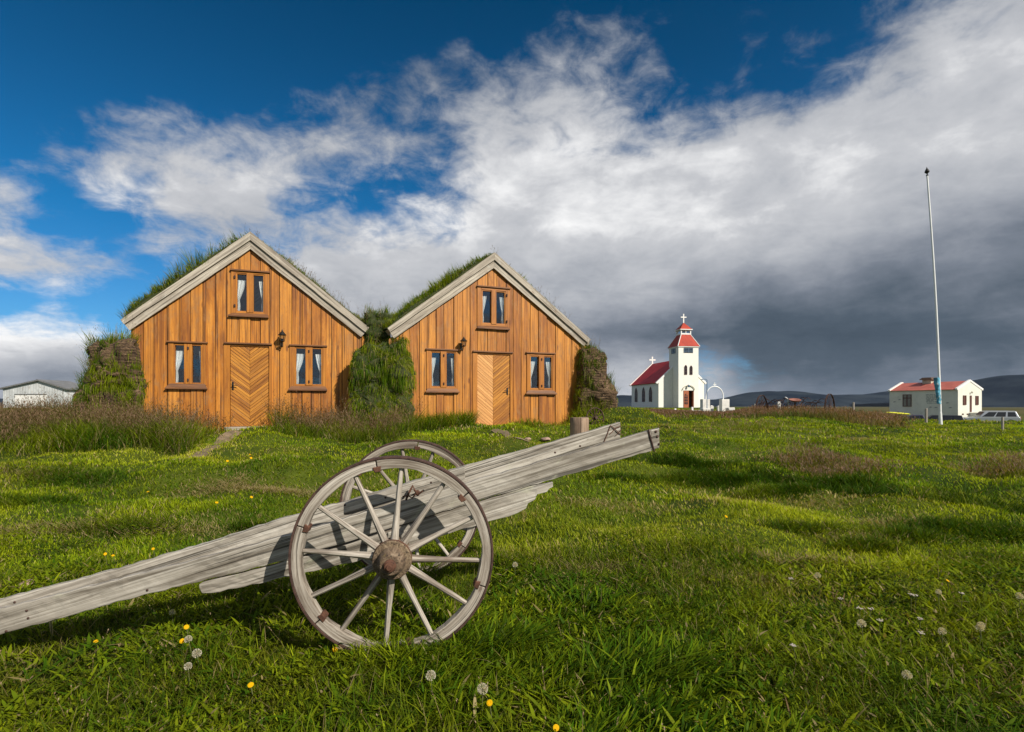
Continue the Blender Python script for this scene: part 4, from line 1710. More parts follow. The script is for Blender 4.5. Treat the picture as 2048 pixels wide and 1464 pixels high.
make_slab('side_block', 'short nailed board along the top of the far shaft', cart, plB,
          [(687, 1009, 1030), (700, 1003, 1031), (760, 985, 1012), (830, 963, 990), (900, 941, 968), (930, 932, 958)], 0.05, front=0.052)
make_slab('plank', 'inner plank behind the wheel hub', cart, plB,
          [(560, 1120, 1150), (700, 1080, 1122), (820, 1046, 1092), (900, 1022, 1064), (925, 1014, 1050)], 0.03, wob=0.006, front=0.055)

# iron strip and nails on the near shaft's end, wire on the far one, fittings by the wheel
inv = cart.matrix_world.inverted()


def onB(px, py, f=-0.006):
    return inv @ plB.pt(px, py, f)[0]


def onA(px, py, f=-0.006):
    return inv @ plA.pt(px, py, f)[0]


m = MB()
for f, r in ((-0.004, 0.005),):
    m.path([onB(1297, 861, 0.05), onB(1297, 860, f), onB(1300, 872, f - .001), onB(1305, 890, f), onB(1308, 901, f), onB(1308, 902, 0.05)], r, 6)
m.build('iron_strip', 'rustdark', cart)
make_slab('shaft_end', None, cart, plB, [(1302, 860, 901), (1315, 856.5, 897), (1319, 855.5, 896), (1322, 868, 895.5), (1326, 880, 894)][:3], 0.046, front=-0.002)
for (px, py) in ((1311, 863), (1314, 873), (1317, 888)):
    m = MB()
    p = onB(px, py, 0.002)
    m.lathe([(0, 0.0075), (0.008, 0.0075), (0.011, 0.004)], p, Vector((0.12, -1, 0)), 10)
    m.build('nail', 'rustdark', cart)
m = MB()
m.path([onA(1221, 851), onA(1214, 870), onA(1208, 884), onA(1207, 886, 0.03)], 0.0028)
m.path([onA(1221, 850, 0.03), onA(1221, 851), onA(1230, 858), onA(1237, 866), onA(1245, 870), onA(1246, 871, 0.03)], 0.0028)
m.path([onA(1220, 868), onA(1227, 861), onA(1231, 856), onA(1240, 853), onA(1242, 852, 0.03)], 0.0028)
m.path([onA(1231, 872), onA(1237, 866), onA(1241, 861), onA(1245, 858)], 0.0024)
m.build('wire', 'rust', cart)
m = MB()
m.path([onB(812, 1000, 0.02), onB(818, 985, 0.0), onB(826, 971, 0.01), onB(829, 980, 0.0), onB(836, 990, 0.01), onB(845, 982, 0.0)], 0.006)
m.path([onB(805, 993, 0.01), onB(816, 991, 0.0), onB(824, 996, 0.0), onB(834, 986, -0.004)], 0.004)
m.lathe([(0, 0.014), (0.02, 0.014), (0.024, 0.009)], onB(835, 985, 0.03), Vector((0.12, -1, 0)), 10)
m.build('iron_fitting', 'rust', cart)
for (px, py, q) in ((54, 1221, 0), (57, 1236, 0), (13, 1262, 0), (30, 1204, 1), (295, 1180, 0), (771, 995, 0), (862, 965, 0), (1110, 905, 0), (1160, 892, 0), (690, 1010, 0)):
    m = MB()
    m.lathe([(0, 0.006), (0.004, 0.006), (0.006, 0.003)], onB(px, py, 0.001) if not q else onA(px, py, 0.001), Vector((0.12, -1, 0)), 8)
    m.build('nail', 'rustdark', cart)


# ------------------------------------------------------------------ church
def gothic(x0, x1, z0, z1, n=5):
    """outline of a pointed arch window"""
    w = x1 - x0
    zs = z1 - w * 0.95
    pts = [(x0, z0), (x1, z0), (x1, zs)]
    for i in range(1, n):
        t = i / n
        a = t * math.acos(0.5 * 0.9)
        pts.append((x0 - 0.1 * w + 1.1 * w * math.cos(a * 1.0), zs + 0.95 * w * math.sin(a) / math.sin(math.acos(0.45))))
    pts.append(((x0 + x1) / 2, z1))
    for i in range(n - 1, 0, -1):
        t = i / n
        a = t * math.acos(0.5 * 0.9)
        pts.append((x1 + 0.1 * w - 1.1 * w * math.cos(a), zs + 0.95 * w * math.sin(a) / math.sin(math.acos(0.45))))
    pts.append((x0, zs))
    return pts


M['netting'] = plain('net_curtain_behind_glass', (0.20, 0.20, 0.18), 0.3)
CY = 73.0
CA = R(9.0)
cx0 = (1377 - 1024) / F * (CY + 0.13)
chz = 0.75
church = empty('church', (cx0, CY + 0.13, chz), CA, 'small white church with red roofs and a cross topped front tower', 'church')
TW = 1.42   # half width of the tower
s66 = CY / F
ez = CH + (810 - 694) * s66 - chz
m = MB()
# tower with a door recess: walls as boxes round the opening
dX0, dX1 = (1366 - 1377) * s66 + 0.0, (1388.5 - 1377) * s66
dz = CH + (810 - 781) * s66 - chz
m.box((-TW, 0, 0), (dX0, 0.3, ez))
m.box((dX1, 0, 0), (TW, 0.3, ez))
m.box((dX0, 0, dz), (dX1, 0.3, ez))
m.box((-TW, 0.3, 0), (-TW + 0.3, 2 * TW, ez))
m.box((TW - 0.3, 0.3, 0), (TW, 2 * TW, ez))
m.box((-TW + 0.3, 2 * TW - 0.3, 0), (TW - 0.3, 2 * TW, ez))
m.build('tower', 'white', church, 0.01)
m = MB()
m.box((-TW - 0.10, -0.10, ez), (TW + 0.10, 2 * TW + 0.10, ez + 0.12))
m.build('cornice', 'whitetrim', church, 0.01)
zt1 = CH + (810 - 692) * s66 - chz
zt2 = CH + (810 - 667.5) * s66 - chz
h1, h2 = TW + 0.14, 0.68
m = MB()
vs = [(-h1, TW - h1, ez + 0.12), (h1, TW - h1, ez + 0.12), (h1, TW + h1, ez + 0.12), (-h1, TW + h1, ez + 0.12), (-h2, TW - h2, zt2), (h2, TW - h2, zt2), (h2, TW + h2, zt2), (-h2, TW + h2, zt2)]
m.add(vs, [(3, 2, 1, 0), (4, 5, 6, 7), (0, 1, 5, 4), (1, 2, 6, 5), (2, 3, 7, 6), (3, 0, 4, 7)], [(v[2], v[0] + v[1], 0) for v in vs])
tr_ = m.build('tower_roof', 'redtower', church)
for i in range(4):
    m = MB()
    m.tube(vs[i], vs[i + 4], 0.05, n=6)
    m.build('hip_trim', 'whitetrim', tr_)
zl1 = CH + (810 - 657) * s66 - chz
m = MB()
hb = 0.66
for sx in (-1, 1):
    for sy in (-1, 1):
        m.box((sx * hb - 0.07, TW + sy * hb - 0.07, zt2), (sx * hb + 0.07, TW + sy * hb + 0.07, zl1))
for z0, z1 in ((zt2 + 0.001, zt2 + 0.18), (zl1 - 0.14, zl1 - 0.001)):
    for sy in (-1, 1):
        m.box((-hb + 0.07, TW + sy * hb - 0.05, z0), (hb - 0.07, TW + sy * hb + 0.05, z1))
        m.box((sy * hb - 0.05, TW - hb + 0.07, z0), (sy * hb + 0.05, TW + hb - 0.07, z1))
for sy in (-1, 1):
    m.box((-0.04, TW + sy * hb - 0.04, zt2 + 0.18), (0.04, TW + sy * hb + 0.04, zl1 - 0.14))
m.build('belfry', 'whitetrim', church, 0.006)
m = MB()
m.box((-hb + 0.08, TW - hb + 0.08, zt2 + 0.02), (hb - 0.08, TW + hb - 0.08, zl1 - 0.02))
m.build('belfry_glass', 'glass', church)
za = CH + (810 - 641.5) * s66 - chz
m = MB()
h3 = 0.86
vs = [(-h3, TW - h3, zl1), (h3, TW - h3, zl1), (h3, TW + h3, zl1), (-h3, TW + h3, zl1), (0, TW, za)]
m.add(vs, [(3, 2, 1, 0), (0, 1, 4), (1, 2, 4), (2, 3, 4), (3, 0, 4)], [(v[2], v[0] + v[1], 0) for v in vs])
m.build('spire', 'redtower', church)
m = MB()
for sy in (-1, 1):
    m.box((-h3 - 0.02, TW + sy * h3 - 0.03, zl1 - 0.07), (h3 + 0.02, TW + sy * h3 + 0.03, zl1 + 0.03))
    m.box((sy * h3 - 0.03, TW - h3 + 0.03, zl1 - 0.07), (sy * h3 + 0.03, TW + h3 - 0.03, zl1 + 0.03))
m.build('spire_trim', 'whitetrim', church)
zc = CH + (810 - 624) * s66 - chz
m = MB()
m.box((-0.07, TW - 0.05, za - 0.15), (0.07, TW + 0.05, zc))
m.box((-0.40, TW - 0.048, zc - 0.52), (-0.071, TW + 0.048, zc - 0.38))
m.box((0.071, TW - 0.048, zc - 0.52), (0.40, TW + 0.048, zc - 0.38))
m.build('cross', 'whitetrim', church)


def church_window(poly, y0, y1, M4=None, parent=church):
    m = MB()
    cx = sum(p[0] for p in poly) / len(poly)
    cz = sum(p[1] for p in poly) / len(poly)
    m.prism(poly, y0, y1)
    o = m.build('window', 'window_dark', parent, M4=M4)
    x0, x1 = min(p[0] for p in poly), max(p[0] for p in poly)
    z0, z1 = min(p[1] for p in poly), max(p[1] for p in poly)
    f = MB()
    for i in range(len(poly)):
        a, b = poly[i], poly[(i + 1) % len(poly)]
        f.tube((a[0], y0 - 0.01, a[1]), (b[0], y0 - 0.01, b[1]), 0.035, n=5)
    f.tube((cx, y0 - 0.01, z0), (cx, y0 - 0.01, z1 - 0.05), 0.022, n=5)
    for t in (0.3, 0.6):
        f.tube((x0, y0 - 0.01, z0 + (z1 - z0) * t), (x1, y0 - 0.01, z0 + (z1 - z0) * t), 0.02, n=5)
    q = f.build('window_frame', 'brownwin' if y0 > -5 else 'whitetrim', o)
    return o


cl = lambda px: (px - 1377) * s66
cz_ = lambda py: CH + (810 - py) * s66 - chz
church_window(gothic(cl(1368.4), cl(1373.5), cz_(749), cz_(730)), -0.03, 0.0)
church_window(gothic(cl(1379.8), cl(1385), cz_(749), cz_(731)), -0.03, 0.0)
for (x0, x1, y, M4) in ((cl(1367.5), cl(1386), 0, None), (-0.55, 0.55, 0, Matrix.Translation((-TW, TW, 0)) @ Matrix.Rotation(R(-90), 4, 'Z'))):
    m = MB()
    m.box((x0, -0.03, cz_(705.5)), (x1, 0.02, cz_(695.5)))
    lv = m.build('louvre_window', 'window_dark', church, M4=M4)
    m = MB()
    for k in range(3):
        zz = cz_(705.5) + 0.12 + k * 0.2
        m.box((x0 + 0.04, -0.06, zz), (x1 - 0.04, -0.031, zz + 0.05))
    for xx in (x0 - 0.03, (x0 + x1) / 2, x1 - 0.03):
        m.box((xx, -0.065, cz_(705.5)), (xx + 0.05, -0.031, cz_(695.5)))
    m.build('louvre_slats', 'bluegrey', lv)
# doorway: one leaf open outward to the left, dark interior, arched hood
m = MB()
m.box((dX0 + 0.02, 0.6, 0.0), (dX1 - 0.02, 0.7, dz))
m.build('porch_inside', 'interior', church)
zdb = cz_(818)
m = MB()
lw = (dX1 - dX0) / 2
m.box((dX0 + 0.02, -0.06, zdb), (dX0 + lw, -0.01, dz - 0.03))
dr_ = m.build('door', 'doorred', church, 0.005)
for i in range(2):
    for k in range(4):
        m = MB()
        x0 = dX0 + 0.13 + i * 0.26
        z0 = zdb + 0.62 + k * 0.38
        if k < 3:
            m.box((x0, -0.075, z0), (x0 + 0.19, -0.061, z0 + 0.3))
        else:
            m.prism([(x0, z0), (x0 + 0.19, z0), (x0 + (0.0 if i else 0.19), z0 + 0.3), (x0 + (0.05 if i else 0.12), z0 + 0.22)] if i else [(x0, z0), (x0 + 0.19, z0), (x0 + 0.19, z0 + 0.3), (x0 + 0.08, z0 + 0.2)], -0.075, -0.061)
        m.build('door_pane', 'window_dark', dr_)
m = MB()
m.box((dX1 - 0.10, 0.05, zdb), (dX1 - 0.03, 0.6, dz - 0.03))
m.build('door', 'doorred', church)
m = MB()
pts = []
for i in range(13):
    a = math.pi * i / 12
    pts.append((-0.04 + (dX0 + dX1) / 2 + 0.85 * math.cos(a), -0.10, dz + 0.05 + 0.62 * math.sin(a)))
m.path(pts, 0.05, 6)
m.build('door_hood', 'chimney', church)
m = MB()
m.lathe([(0, 0.05), (0.05, 0.11), (0.22, 0.14), (0.28, 0.09), (0.34, 0.02)], (dX0 + lw * 0.85, -0.3, dz + 0.42), (0, 0, 1), 8)
m.tube((dX0 + lw * 0.85, 0, dz + 0.75), (dX0 + lw * 0.85, -0.3, dz + 0.75), 0.02, n=6)
m.build('porch_lamp', 'bluegrey', church)
# nave
ny0 = 1.7
nxl, nxr = -3.46, 3.12
nL = 9.8
nez = 3.60
nrz = CH + 6.15 - chz
ncx = (nxl + nxr) / 2
m = MB()
m.prism([(nxl, -0.3), (nxr, -0.3), (nxr, nez), (ncx, nrz), (nxl, nez)], ny0, ny0 + nL)
m.build('nave', 'white', church, 0.01)
for sg in (-1, 1):
    m = MB()
    A = Vector((nxl - 0.18 if sg < 0 else nxr + 0.18, nez - 0.14))
    B = Vector((ncx, nrz + 0.05))
    d = (B - A).normalized()
    nn = Vector((-d.y, d.x)) if sg < 0 else Vector((d.y, -d.x))
    m.prism([tuple(A), tuple(B), tuple(B + Vector((0, 0.10))), tuple(A + nn * 0.08)], ny0 + 0.22, ny0 + nL - 0.22, 'x', None, (d.x, d.y))
    m.build('nave_roof', 'redroof', church)
    for (ya, yb) in ((ny0 - 0.08, ny0 + 0.218), (ny0 + nL - 0.218, ny0 + nL + 0.08)):
        m = MB()
        A2 = A + Vector((sg * 0.05, -0.12))
        m.prism([tuple(A2), tuple(B + Vector((0, -0.02))), tuple(B + Vector((0, 0.24))), tuple(A2 + nn * 0.25)], ya, yb)
        m.build('gable_coping', 'whitetrim', church, 0.01)
Ms = Matrix.Translation((nxl, ny0, 0)) @ Matrix.Rotation(R(-90), 4, 'Z')
for yy in (2.6, 5.1, 7.9):
    m = gothic(-yy - 0.45, -yy + 0.45, 1.0, 3.05)
    church_window(m, -0.04, 0.0, Ms)
m = MB()
by = ny0 + nL - 0.1
m.box((ncx - 0.10, by - 0.06, nrz), (ncx + 0.10, by + 0.06, nrz + 1.25))
m.box((ncx - 0.50, by - 0.058, nrz + 0.66), (ncx - 0.101, by + 0.058, nrz + 0.86))
m.box((ncx + 0.101, by - 0.058, nrz + 0.66), (ncx + 0.50, by + 0.058, nrz + 0.86))
m.build('cross', 'whitetrim', church)

# churchyard gate: two pillars with an arch, steps, railing, lamp post
GY = 46.0
sG = GY / F
gx = lambda px: (px - 1024) * sG
gz = lambda py: CH + (810 - py) * sG
gb = gz(830)
gate = empty('gateway', (gx(1433), GY, gb), R(3), 'white churchyard gateway, two square pillars joined by a thin arch with a cross', 'gateway')
for k, (px, wdt) in enumerate(((1412.5, 0.62), (1452, 0.64))):
    m = MB()
    x = gx(px) - gx(1433)
    m.box((x - wdt / 2, 0, -0.6), (x + wdt / 2, 0.6, gz(798.3) - gb))
    m.build('pillar', 'farwhite2', gate, 0.02)
m = MB()
pts = []
x0, x1 = gx(1415.5) - gx(1433), gx(1451) - gx(1433)
for i in range(21):
    a = math.pi * i / 20
    pts.append(((x0 + x1) / 2 - (x1 - x0) / 2 * math.cos(a), 0.4, gz(793) - gb + (gz(772.5) - gz(793)) * math.sin(a)))
pts = [(x0, 0.4, gz(798.5) - gb)] + pts + [(x1, 0.4, gz(798.5) - gb)]
m.path(pts, 0.05, 8)
m.build('arch', 'polewhite', gate, smooth=True)
m = MB()
xm_ = (x0 + x1) / 2
zt_ = gz(764.5) - gb
m.box((xm_ - 0.03, 0.37, gz(772.5) - gb), (xm_ + 0.03, 0.43, zt_))
m.box((xm_ - 0.14, 0.372, zt_ - 0.20), (xm_ - 0.031, 0.428, zt_ - 0.14))
m.box((xm_ + 0.031, 0.372, zt_ - 0.20), (xm_ + 0.14, 0.428, zt_ - 0.14))
m.build('cross', 'polewhite', gate)
for (px, py, w_, h_, nm, lb) in ((1412, 815.5, 0.62, 1.2, 'stone_block', 'rough whitewashed block below the left gate pillar'), (1461, 815.5, 0.55, 1.1, 'stone_block', 'rough whitewashed block right of the right gate pillar')):
    m = MB()
    bm_x = gx(px) * 0.985
    m.box((-w_ / 2, 0, -0.5), (w_ / 2, 0.7, gz(py) - gb))
    for i, v in enumerate(m.v):
        m.v[i] = (v[0] + random.uniform(-.06, .06), v[1] + random.uniform(-.06, .06), v[2] + random.uniform(-.04, .04))
    o = m.build(nm, 'farwhite2', None, 0.05)
    o.location = (bm_x, GY - 1.0, gb)
    tag(o, lb, 'stone block')
for i, (px, lb) in enumerate(((1428, 'short white post just right of the left gate pillar'), (1443.5, 'short white post just left of the right gate pillar'))):
    m = MB()
    m.box((-0.14, -0.14, -0.4), (0.14, 0.14, 0.0), 2)
    m.add([(-0.17, -0.17, 0.001), (0.17, -0.17, 0.001), (0.17, 0.17, 0.001), (-0.17, 0.17, 0.001), (0, 0, 0.10)], [(0, 1, 4), (1, 2, 4), (2, 3, 4), (3, 0, 4), (3, 2, 1, 0)])
    for v in range(4, 8):
        pass
    o = m.build('gate_post', 'farwhite2', None)
    hgt = gz(810.5) - gb + 0.2
    o.location = (gx(px) * 1.02, GY + 1.5, gz(810.5) - 0.1)
    m2 = o.data
    for v in m2.vertices:
        if v.co.z < -0.3:
            v.co.z = -hgt - 0.6
    tag(o, lb, 'post')
m = MB()
m.tube((0, 0, -0.8), (0, 0, 1.75), 0.035, n=8)
m.path([(0, 0, 1.7), (0, 0, 1.9), (-0.12, 0, 1.98), (-0.42, 0, 1.98)], 0.03, 6)
lp = m.build('street_lamp', 'bluegrey', None)
lp.location = (gx(1414), GY + 0.2, gz(806))
lp.location.y = GY - 0.35
lp.location.x = gx(1414) * (GY - 0.35) / GY
tag(lp, 'thin blue grey hooked lamp post at the left gate pillar', 'lamp post')
m = MB()
m.box((-0.52, -0.06, 1.92), (-0.30, 0.06, 1.975))
m.build('lamp_head', 'bluegrey', lp)
rail = empty('railing', (gx(1373), GY - 4, gz(826)), R(2), 'low white railing of posts and bars left of the churchyard gate', 'railing')
s4 = (GY - 4) / F
zr0 = CH + (810 - 826) * s4
rail.matrix_world = Matrix.Translation(((1373 - 1024) * s4, GY - 4, zr0))
for px, py in ((1350.5, 817), (1353.5, 820), (1384.5, 814), (1400, 820)):
    m = MB()
    x = (px - 1373) * s4
    m.box((x - 0.07, -0.07, -0.6), (x + 0.07, 0.07, CH + (810 - py) * s4 - zr0))
    m.build('post', 'whitetrim', rail, 0.01)
for py in (821, 826.5):
    m = MB()
    z = CH + (810 - py) * s4 - zr0
    m.box((-22 * s4, -0.10, z - 0.03), (28 * s4, -0.071, z + 0.03))
    m.build('bar', 'whitetrim', rail)

# ------------------------------------------------------------------ outbuilding
OY = 62.0
OA = R(20.8)
ox = (1916 - 1024) / F * OY
oz = -0.95
ob = empty('outbuilding', (ox, OY, oz), OA, 'low white rendered house with a faded red roof and a stub chimney', 'house')
OW, OL = 4.25, 7.75
oe = CH + (810 - 777.5) / F * OY - oz
orz = CH + (810 - 762.5) / F * (OY + 0.75) - oz
# local x along the gable, local y along the long side going back to the left
m = MB()
m.prism([(0, 0), (OW, 0), (OW, oe - 0.05), (OW / 2, orz - 0.05), (0, oe - 0.05)], 0, OL)
m.build('walls', 'farwhite', ob, 0.01)
for sg in (-1, 1):
    A = Vector((-0.16 if sg < 0 else OW + 0.16, oe - 0.11))
    B = Vector((OW / 2, orz))
    d = (B - A).normalized()
    nn = Vector((-d.y, d.x)) if sg < 0 else Vector((d.y, -d.x))
    m = MB()
    m.prism([tuple(A), tuple(B), tuple(B + Vector((0, 0.06))), tuple(A + nn * 0.05)], 0.2, OL - 0.2, 'x', None, (d.x, d.y))
    m.build('roof', 'paleredroof', ob)
    for ya, yb in ((-0.05, 0.198), (OL - 0.198, OL + 0.05)):
        m = MB()
        m.prism([tuple(A + Vector((0, -0.06))), tuple(B + Vector((0, -0.03))), tuple(B + Vector((0, 0.20))), tuple(A + nn * 0.18)], ya, yb)
        m.build('gable_coping', 'whitetrim', ob, 0.01)
m = MB()
chy = 4.4
m.box((OW / 2 - 0.45, chy - 0.5, orz - 0.4), (OW / 2 + 0.45, chy + 0.5, CH + (810 - 759.5) / F * (OY + 4.5) - oz))
ch_ = m.build('chimney', 'chimney', ob, 0.01)
zc0 = CH + (810 - 759.5) / F * (OY + 4.5) - oz
m = MB()
m.add([(OW / 2 - 0.7, chy - 0.75, zc0 + 0.001), (OW / 2 + 0.7, chy - 0.75, zc0 + 0.001), (OW / 2 + 0.7, chy + 0.75, zc0 + 0.001), (OW / 2 - 0.7, chy + 0.75, zc0 + 0.001),
       (OW / 2 - 0.45, chy - 0.5, zc0 + 0.28), (OW / 2 + 0.45, chy - 0.5, zc0 + 0.28), (OW / 2 + 0.45, chy + 0.5, zc0 + 0.28), (OW / 2 - 0.45, chy + 0.5, zc0 + 0.28)],
      [(3, 2, 1, 0), (4, 5, 6, 7), (0, 1, 5, 4), (1, 2, 6, 5), (2, 3, 7, 6), (3, 0, 4, 7)])
m.build('chimney_cap', 'brown', ch_)
# gable openings (front plane y=0)
sO = (OY + 0.5) / F


def gl_(px):
    k = (px - 1024) / F
    return (k * OY - ox) / (math.cos(OA) - k * math.sin(OA))


def gzz(px, py):
    return CH + (810 - py) / F * (OY + math.sin(OA) * gl_(px)) - oz


def ob_window(x0, x1, z0, z1, M4=None, mull=1, inner='window_dark'):
    m = MB()
    m.box((x0, -0.03, z0), (x1, 0.01, z1))
    o = m.build('window', inner, ob, M4=M4)
    f = MB()
    fw = 0.07
    f.box((x0 - fw, -0.07, z0 - fw), (x0, -0.002, z1 + fw))
    f.box((x1, -0.07, z0 - fw), (x1 + fw, -0.002, z1 + fw))
    f.box((x0, -0.068, z1), (x1, -0.002, z1 + fw))
    f.box((x0, -0.068, z0 - fw), (x1, -0.002, z0))
    for k in range(mull):
        xm = x0 + (x1 - x0) * (k + 1) / (mull + 1)
        f.box((xm - 0.05, -0.066, z0), (xm + 0.05, -0.031, z1))
    if mull:
        zz = z0 + (z1 - z0) * 0.72
        f.box((x0, -0.064, zz - 0.05), (x1, -0.031, zz + 0.05))
    f.build('window_frame', 'brownwin', o)
    return o


ob_window(gl_(1926.5), gl_(1931), gzz(1928, 808.5), gzz(1928, 792), None, 0, 'brownwin')
ob_window(gl_(1951.3), gl_(1955.5), gzz(1953, 808.5), gzz(1953, 793), None, 0, 'brownwin')
m = MB()
m.box((gl_(1939.3), -0.04, gzz(1941, 824)), (gl_(1943), 0.02, gzz(1941, 791)))
m.build('door', 'brownwin', ob)
m = MB()
m.box((gl_(1938), -0.9, 0), (gl_(1946), -0.001, gzz(1941, 825)))
m.build('step', 'farwhite2', ob)
for px in (1925.5, 1935):
    m = MB()
    m.box((gl_(px - 1.8), -0.02, gzz(px, 830)), (gl_(px + 1.8), 0.02, gzz(px, 827)))
    m.build('cellar_vent', 'brown', ob)
m = MB()
m.lathe([(0, 0.03), (0.1, 0.10), (0.22, 0.06), (0.26, 0.02)], (gl_(1941), -0.15, gzz(1941, 787)), (0, 0, 1), 8)
m.build('porch_lamp', 'chimney', ob)
# long side (plane x=0), local frame whose x runs towards the near corner
Msd = Matrix.Rotation(R(-90), 4, 'Z')


def sl_(px):
    """distance from the near corner along the long side"""
    k = (px - 1024) / F
    return (ox - k * OY) / (k * math.cos(OA) + math.sin(OA))


def szz(px, py):
    return CH + (810 - py) / F * (OY + math.cos(OA) * sl_(px)) - oz


ob_window(-sl_(1807), -sl_(1822), szz(1814, 812), szz(1814, 790), Msd, 1, 'netting')
m = MB()
for (pa, pb, py) in ((1852, 1868, 789.5), (1852, 1875, 792), (1853, 1870, 794.3), (1852, 1874, 796.5), (1853, 1876, 799), (1853, 1866, 801.3), (1852, 1877, 803.6), (1854, 1880, 806.4)):
    x = -sl_(pa)
    while x < -sl_(pb):
        L = random.uniform(0.12, 0.42)
        m.box((x, -0.006, szz(pa, py) - 0.035), (x + L, -0.001, szz(pa, py) + 0.035))
        x += L + 0.07
m.build('painted_lines', 'text', ob, M4=Msd)
for (px, py) in ((1799, 799.5), (1861, 814.5), (1872, 815), (1895, 806), (1901, 815.5), (1789, 804)):
    m = MB()
    m.prism([(-sl_(px) - 0.2, szz(px, py)), (-sl_(px) - 0.05, szz(px, py) - 0.04), (-sl_(px) + 0.22, szz(px, py) + 0.01), (-sl_(px) + 0.02, szz(px, py) + 0.08)], -0.02, 0.004)
    m.build('wall_vent', 'text', ob, M4=Msd)

# ------------------------------------------------------------------ shed on the far left
SY = 62.0
sS = SY / F
shx = (66 - 1024) * sS
shz = CH + (810 - 826) * sS
shed = empty('shed', (shx, SY, shz), R(0), 'pale corrugated metal shed with a shallow dark edged roof on the far left', 'shed')
h_e, h_a = CH + (810 - 777) * sS - shz, CH + (810 - 762) * sS - shz
xL, xR, xA = (6 - 66) * sS, (130 - 66) * sS, (79 - 66) * sS
m = MB()
vs = [(xL, 0, -0.6), (xR, 0, -0.6), (xR, 0, h_e), (xA, 0, h_a), (xL, 0, h_e), (xL, 4, -0.6), (xR, 4, -0.6), (xR, 4, h_e), (xA, 4, h_a), (xL, 4, h_e)]
m.add(vs, [(0, 1, 2, 3, 4), (9, 8, 7, 6, 5), (0, 5, 6, 1), (1, 6, 7, 2), (2, 7, 8, 3), (3, 8, 9, 4), (4, 9, 5, 0)], [(v[2], v[0] + v[1], 0) for v in vs])
m.build('walls', 'shedwall', shed)
for A, B in (((xL - 0.3, h_e - 0.12), (xA, h_a + 0.02)), ((xA, h_a + 0.02), (xR + 0.3, h_e - 0.12))):
    m = MB()
    m.prism([A, B, (B[0], B[1] + 0.16), (A[0], A[1] + 0.16)], -0.25, 4.2)
    m.build('roof', 'shedroof', shed)
m = MB()
m.box(((30 - 66) * sS, -0.05, -0.5), ((93 - 66) * sS, -0.002, CH + (810 - 789.5) * sS - shz))
dd = m.build('garage_door', 'whitetrim', shed)
m = MB()
m.box(((30 - 66) * sS, -0.09, CH + (810 - 789.5) * sS - shz), ((94 - 66) * sS, -0.052, CH + (810 - 787.8) * sS - shz))
m.build('door_rail', 'shedroof', dd)
# wire that runs off to the right above the shed
m = MB()
pts = [Vector(((75 + 90 * t) - 1024, 0, 0)) for t in (0, 1)]
pw = []
for i in range(12):
    t = i / 11
    px, py = 72 + 120 * t, 758.5 + 11 * t + 2 * math.sin(math.pi * t)
    pw.append(PW(px, py, 66 + 8 * t))
m.path(pw, 0.018, 5)
o = m.build('overhead_wire', 'darkmetal', None)
tag(o, 'thin dark overhead wire passing above the corrugated shed', 'wire')

# ------------------------------------------------------------------ flagpole
fb = PW(1881.5, 850, 21.6)
ft = PW(1854.5, 352, 21.6)
pole = empty('flagpole', (fb.x, fb.y, fb.z), 0, 'tall slightly leaning white flagpole with a dark pointed finial', 'flagpole')
L = ft - fb
m = MB()
pts, rs = [], []
for i in range(15):
    t = i / 14
    p = L * t + Vector((0.07 * math.sin(math.pi * t), 0, 0))
    if i == 0:
        p.z -= 0.4
    pts.append(p)
    rs.append(0.046 - 0.016 * t)
m.path(pts, rs, 14)
m.build('pole', 'polewhite', pole, smooth=True)
m = MB()
m.lathe([(0, 0.03), (0.03, 0.045), (0.05, 0.02), (0.08, 0.02), (0.10, 0.035), (0.11, 0.02), (0.13, 0.07), (0.17, 0.085), (0.24, 0.055), (0.30, 0.02), (0.36, 0.004)], L, L, 16)
m.build('finial', 'darkmetal', pole, smooth=True)
m = MB()
for t in (0.19, 0.0):
    pass
m.tube(L * 0.0 + Vector((0, 0, 0.0)), L * 0.05, 0.062, 0.060, n=14)
m.build('pole_socket', 'polewhite', pole)
# cloth wound round the lower pole
m = MB()
rows, cols = 26, 16
vs, fs = [], []
for j in range(rows + 1):
    t = j / rows
    f = 0.085 + 0.105 * t
    cpt = L * f
    for i in range(cols):
        a = 2 * math.pi * i / cols
        r = 0.065 + 0.025 * mnoise.noise(Vector((math.cos(a) * 1.5, math.sin(a) * 1.5, t * 9))) + (0.09 * t * max(0, -math.cos(a)))
        vs.append((cpt.x + r * math.cos(a) - 0.02, r * math.sin(a), cpt.z))
for j in range(rows):
    for i in range(cols):
        fs.append((j * cols + i, j * cols + (i + 1) % cols, (j + 1) * cols + (i + 1) % cols, (j + 1) * cols + i))
m.add(vs, fs)
o = m.build('furled_flag', 'cyan', None, smooth=True)
o.location = fb
tag(o, 'blue and white cloth bundled round the lower flagpole', 'flag')

# ------------------------------------------------------------------ fence posts
for (px, pt, pb, Y, w_, lb) in ((1852, 817.5, 850, 24.0, 0.050, 'grey wooden fence post just left of the flagpole foot'),
                                (2004.5, 835, 868, 17.0, 0.034, 'grey wooden fence post near the right edge in front of the silver car'),
                                (1706.5, 805, 824, 34.0, 0.06, 'thin pale fence post to the right of the hay rake'),
                                (1509, 808, 824, 40.0, 0.045, 'thin pale stake left of the hay rake')):
    b, t = PW(px, pb, Y), PW(px, pt, Y)
    m = MB()
    m.tube((0, 0, -0.4), (0.01, 0, t.z - b.z), w_ * 1.1, w_, n=14)
    m.tube((0.01, 0, t.z - b.z + 0.001), (0.01, 0, t.z - b.z + 0.015), w_, w_ * 0.8, n=14)
    o = m.build('fence_post', 'post', None, 0.004)
    o.location = b
    tag(o, lb, 'fence post', 'fence posts at the edge of the lawn')
b = PW(1557.5, 818, 30)
m = MB()
